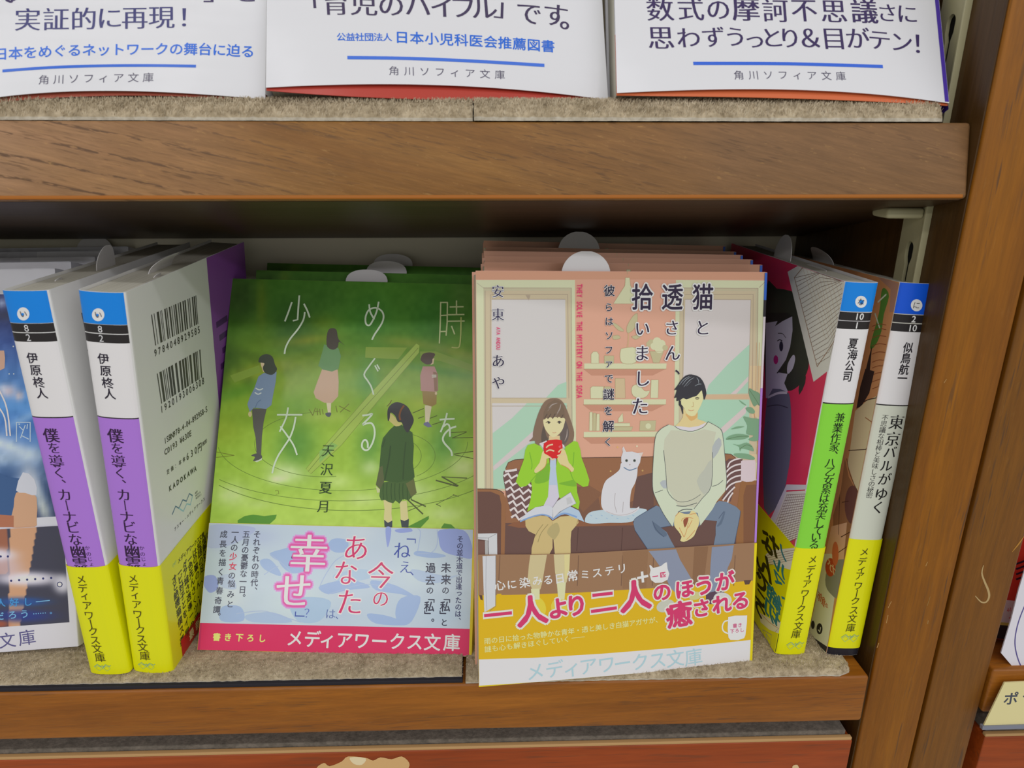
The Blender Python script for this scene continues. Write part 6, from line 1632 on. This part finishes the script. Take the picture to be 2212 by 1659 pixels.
for pts in ([(72, 632), (72, 716)], [(132, 632), (132, 716)], [(72, 632), (132, 632)], [(85, 650), (100, 665)], [(110, 645), (90, 700)], [(95, 690), (125, 705)], [(120, 640), (118, 660)]): A.stroke(td(pts), 2, (186, 206, 236), 3, 0)
for x_, y_ in ((58, 300), (40, 420), (60, 420), (84, 640)): A.ellipse(*one(td, x_, y_), 1.5, 1.5, (210, 220, 235), 2)
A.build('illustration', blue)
b_d = 0.5 * (SD.ab(0, 1140)[1] + SD.ab(140, 1136)[1])
band = wrap_mesh('paper_band', blue, M_PRINT, 'face', TD, 1.0, 0.3, b_d, out=0.45, thick=0.15, colr=(214, 213, 224))
SDB = Surf(PD, 'front', -0.47, clamp=(.1, 104.9, .1, 147.9))
vD = SDB.ab(152, 1344)[1]
uD = SDB.ab(150, 1344)[0]
def paint_dark(X, Y):
    p = Paint(X, Y, (66, 66, 84))
    sk = (206, 158, 124)
    m = ((X > 22 - (Y - 1137) * .02) & (X < 80 - (Y - 1137) * .17)).astype(float)
    p.mix(m, sk)
    m = ((X < 16) & (Y < 1240)).astype(float); p.mix(m * .9, (168, 104, 76))
    for x, y, rx, ry, c, a in ((-10, 1200, 46, 16, (224, 220, 238), 1), (60, 1250, 72, 15, (226, 222, 238), 1), (135, 1262, 20, 20, (216, 214, 230), .95), (10, 1225, 40, 20, (210, 190, 200), .7), (45, 1300, 60, 10, (40, 84, 160), .9), (45, 1330, 70, 14, (44, 60, 140), .9), (0, 1348, 20, 8, (180, 90, 60), .8)):
        p.blob(x, y, rx, ry, c, a, 0, 1.6)
    return p.c
painted_grid(SDB, 25, vD, uD, b_d - .1, 130, 60, paint_dark, .02, 'band_print', band)
A = Art(SDB, base=.05)
for i in range(6): A.ellipse(24 + 17.3 * i, 1254.5 - 1.2 * i, 2.4, 2.4, (46, 52, 110), 1)
for i in range(3): A.ellipse(-14 + 15.5 * i, 1202, 2.4, 2.4, (46, 52, 110), 1)
A.ellipse(129, 1262.5, 6, 6, (52, 58, 110), 1); A.ellipse(129, 1262.5, 4.2, 4.2, (222, 220, 234), 2)
A.text('人好し', [(2, 1302), (31, 1301), (60, 1300)], 19, (70, 150, 214), 2, 'bold'); A.stroke([(78, 1300), (107, 1297)], 2, (120, 180, 226), 2, 0)
A.text('だろう', [(-1, 1331), (27, 1328), (53, 1326)], 19, (120, 180, 226), 2, 'bold')
for i in range(6): A.ellipse(73 + 5 * i, 1326 - .4 * i, 1.2, 1.2, (120, 180, 226), 2)
A.text('。', [(110, 1320)], 14, (100, 160, 220), 2, 'bold')
A.text('ス文庫', [(-28, 1388), (15, 1383), (58, 1377)], 36, (92, 88, 140), 2, 'regular')
A.build('band_lettering', band)
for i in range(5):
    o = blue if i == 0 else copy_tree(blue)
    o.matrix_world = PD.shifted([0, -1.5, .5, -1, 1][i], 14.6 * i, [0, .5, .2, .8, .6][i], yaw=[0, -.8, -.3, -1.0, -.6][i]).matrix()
    o['group'] = 'blue and white paperbacks at the left edge'
    o['label'] = ['blue night-picture paperback cut by the left picture edge, front of its stack', 'white-topped paperback directly behind the blue one, second in the left stack', 'third paperback from the front of the stack at the left picture edge', 'fourth paperback from the front of the stack at the left picture edge', 'rearmost paperback of the stack at the left picture edge'][i]
slip(o, 'face', TD, 105 - 88, 5, 8, 7)

# ---------------------------------------------------------------- things in the right-hand bookcase
PR = Pose(52, 16, 2, 8, -10, 0)
rb = face_body(PR, 14, 'paperback with red and black cover, mostly hidden behind the white notice', (206, 60, 44))
SRr = Surf(PR, 'front', 0)
e_ = crop(3.26, 2000, 1150)
A = Art(SRr, base=.04)
bq = SRr.ab(*one(e_, 610, 480))[1]
A.rect(.3, .2, 104.7, bq, (216, 208, 214), 0, 4)
A.rect(.3, SRr.ab(*one(e_, 560, 655))[1], 104.7, SRr.ab(*one(e_, 560, 635))[1], (206, 190, 96), 1, 4); A.rect(.3, .2, 104.7, SRr.ab(*one(e_, 560, 655))[1], (50, 42, 44), 1, 4)
for i in range(4): A.stroke(e_([(640, 330 - 36 * i), (720, 300 - 36 * i)]), 4, (40, 26, 54), 2, 0)
A.text('１た', e_([(598, 600), (585, 545)]), 10, (200, 70, 80), 3, 'bold')
A.build('cover_print', rb)
# white notice with a violet curved line, leaning in front
NT = Pose(0, 2, 0, 4, 0, 0)
SN = Surf(NT, 'front', 0)
def plate(name, px_pts, surf, thick, material, colors=None, parent=None):
    ab = [surf.ab(*p) for p in px_pts]
    n = len(ab)
    v = [mm(surf.local(a, b, 0)) for a, b in ab] + [mm(surf.local(a, b, -thick)) for a, b in ab]
    f = [tuple(range(n)), tuple(range(2 * n - 1, n - 1, -1))] + [(i, n + i, n + (i + 1) % n, (i + 1) % n) for i in range(n)]
    return new_obj(name, v, f, material, parent, colors=[colors] * (2 * n) if colors else None)
nroot = empty('notice_card', NT.matrix()); tag(nroot, 'white notice card with violet curved line at the right picture edge', 'notice')
plate('card_sheet', e_([(840, -60), (720, 190), (655, 400), (600, 620), (530, 850), (720, 1075), (1300, 1500), (1300, -60)]), SN, .5, M_PRINT, ink((214, 212, 222)), nroot)
A = Art(SN, base=.05); A.stroke(e_([(760, 400), (700, 510), (650, 640), (628, 760), (640, 860), (680, 960), (760, 1060)]), 2.2, (84, 76, 140), 1, 5); A.build('curved_line', nroot)
# price card in a holder on the shelf edge
HC = Pose(0, -2.6, 0, 6, 0, 0); SH = Surf(HC, 'front', 0)
hroot = empty('shelf_label', HC.matrix()); tag(hroot, 'cream shelf label in grey holder with hand-lettered kana under the notice', 'label')
plate('label_card', e_([(555, 1058), (1000, 1040), (1000, 1350), (405, 1368)]), SH, .6, M_PRINT, ink((214, 204, 150)), hroot)
plate('holder_lip', e_([(400, 1366), (1000, 1348), (1000, 1372), (398, 1392)]), Surf(HC, 'front', 0, h=lambda a, b: .6), 1.6, mat_plain('clear_grey_plastic', (130, 134, 150), .15, .6), None, hroot)
A = Art(SH, base=.05); A.text('ポ', e_([(600, 1170)]), 30, (64, 70, 84), 1, 'bold'); A.text('イ', e_([(730, 1150)]), 30, (64, 70, 84), 1, 'bold')
A.build('label_lettering', hroot)
bpy.data.scenes.remove(tmp_scene)
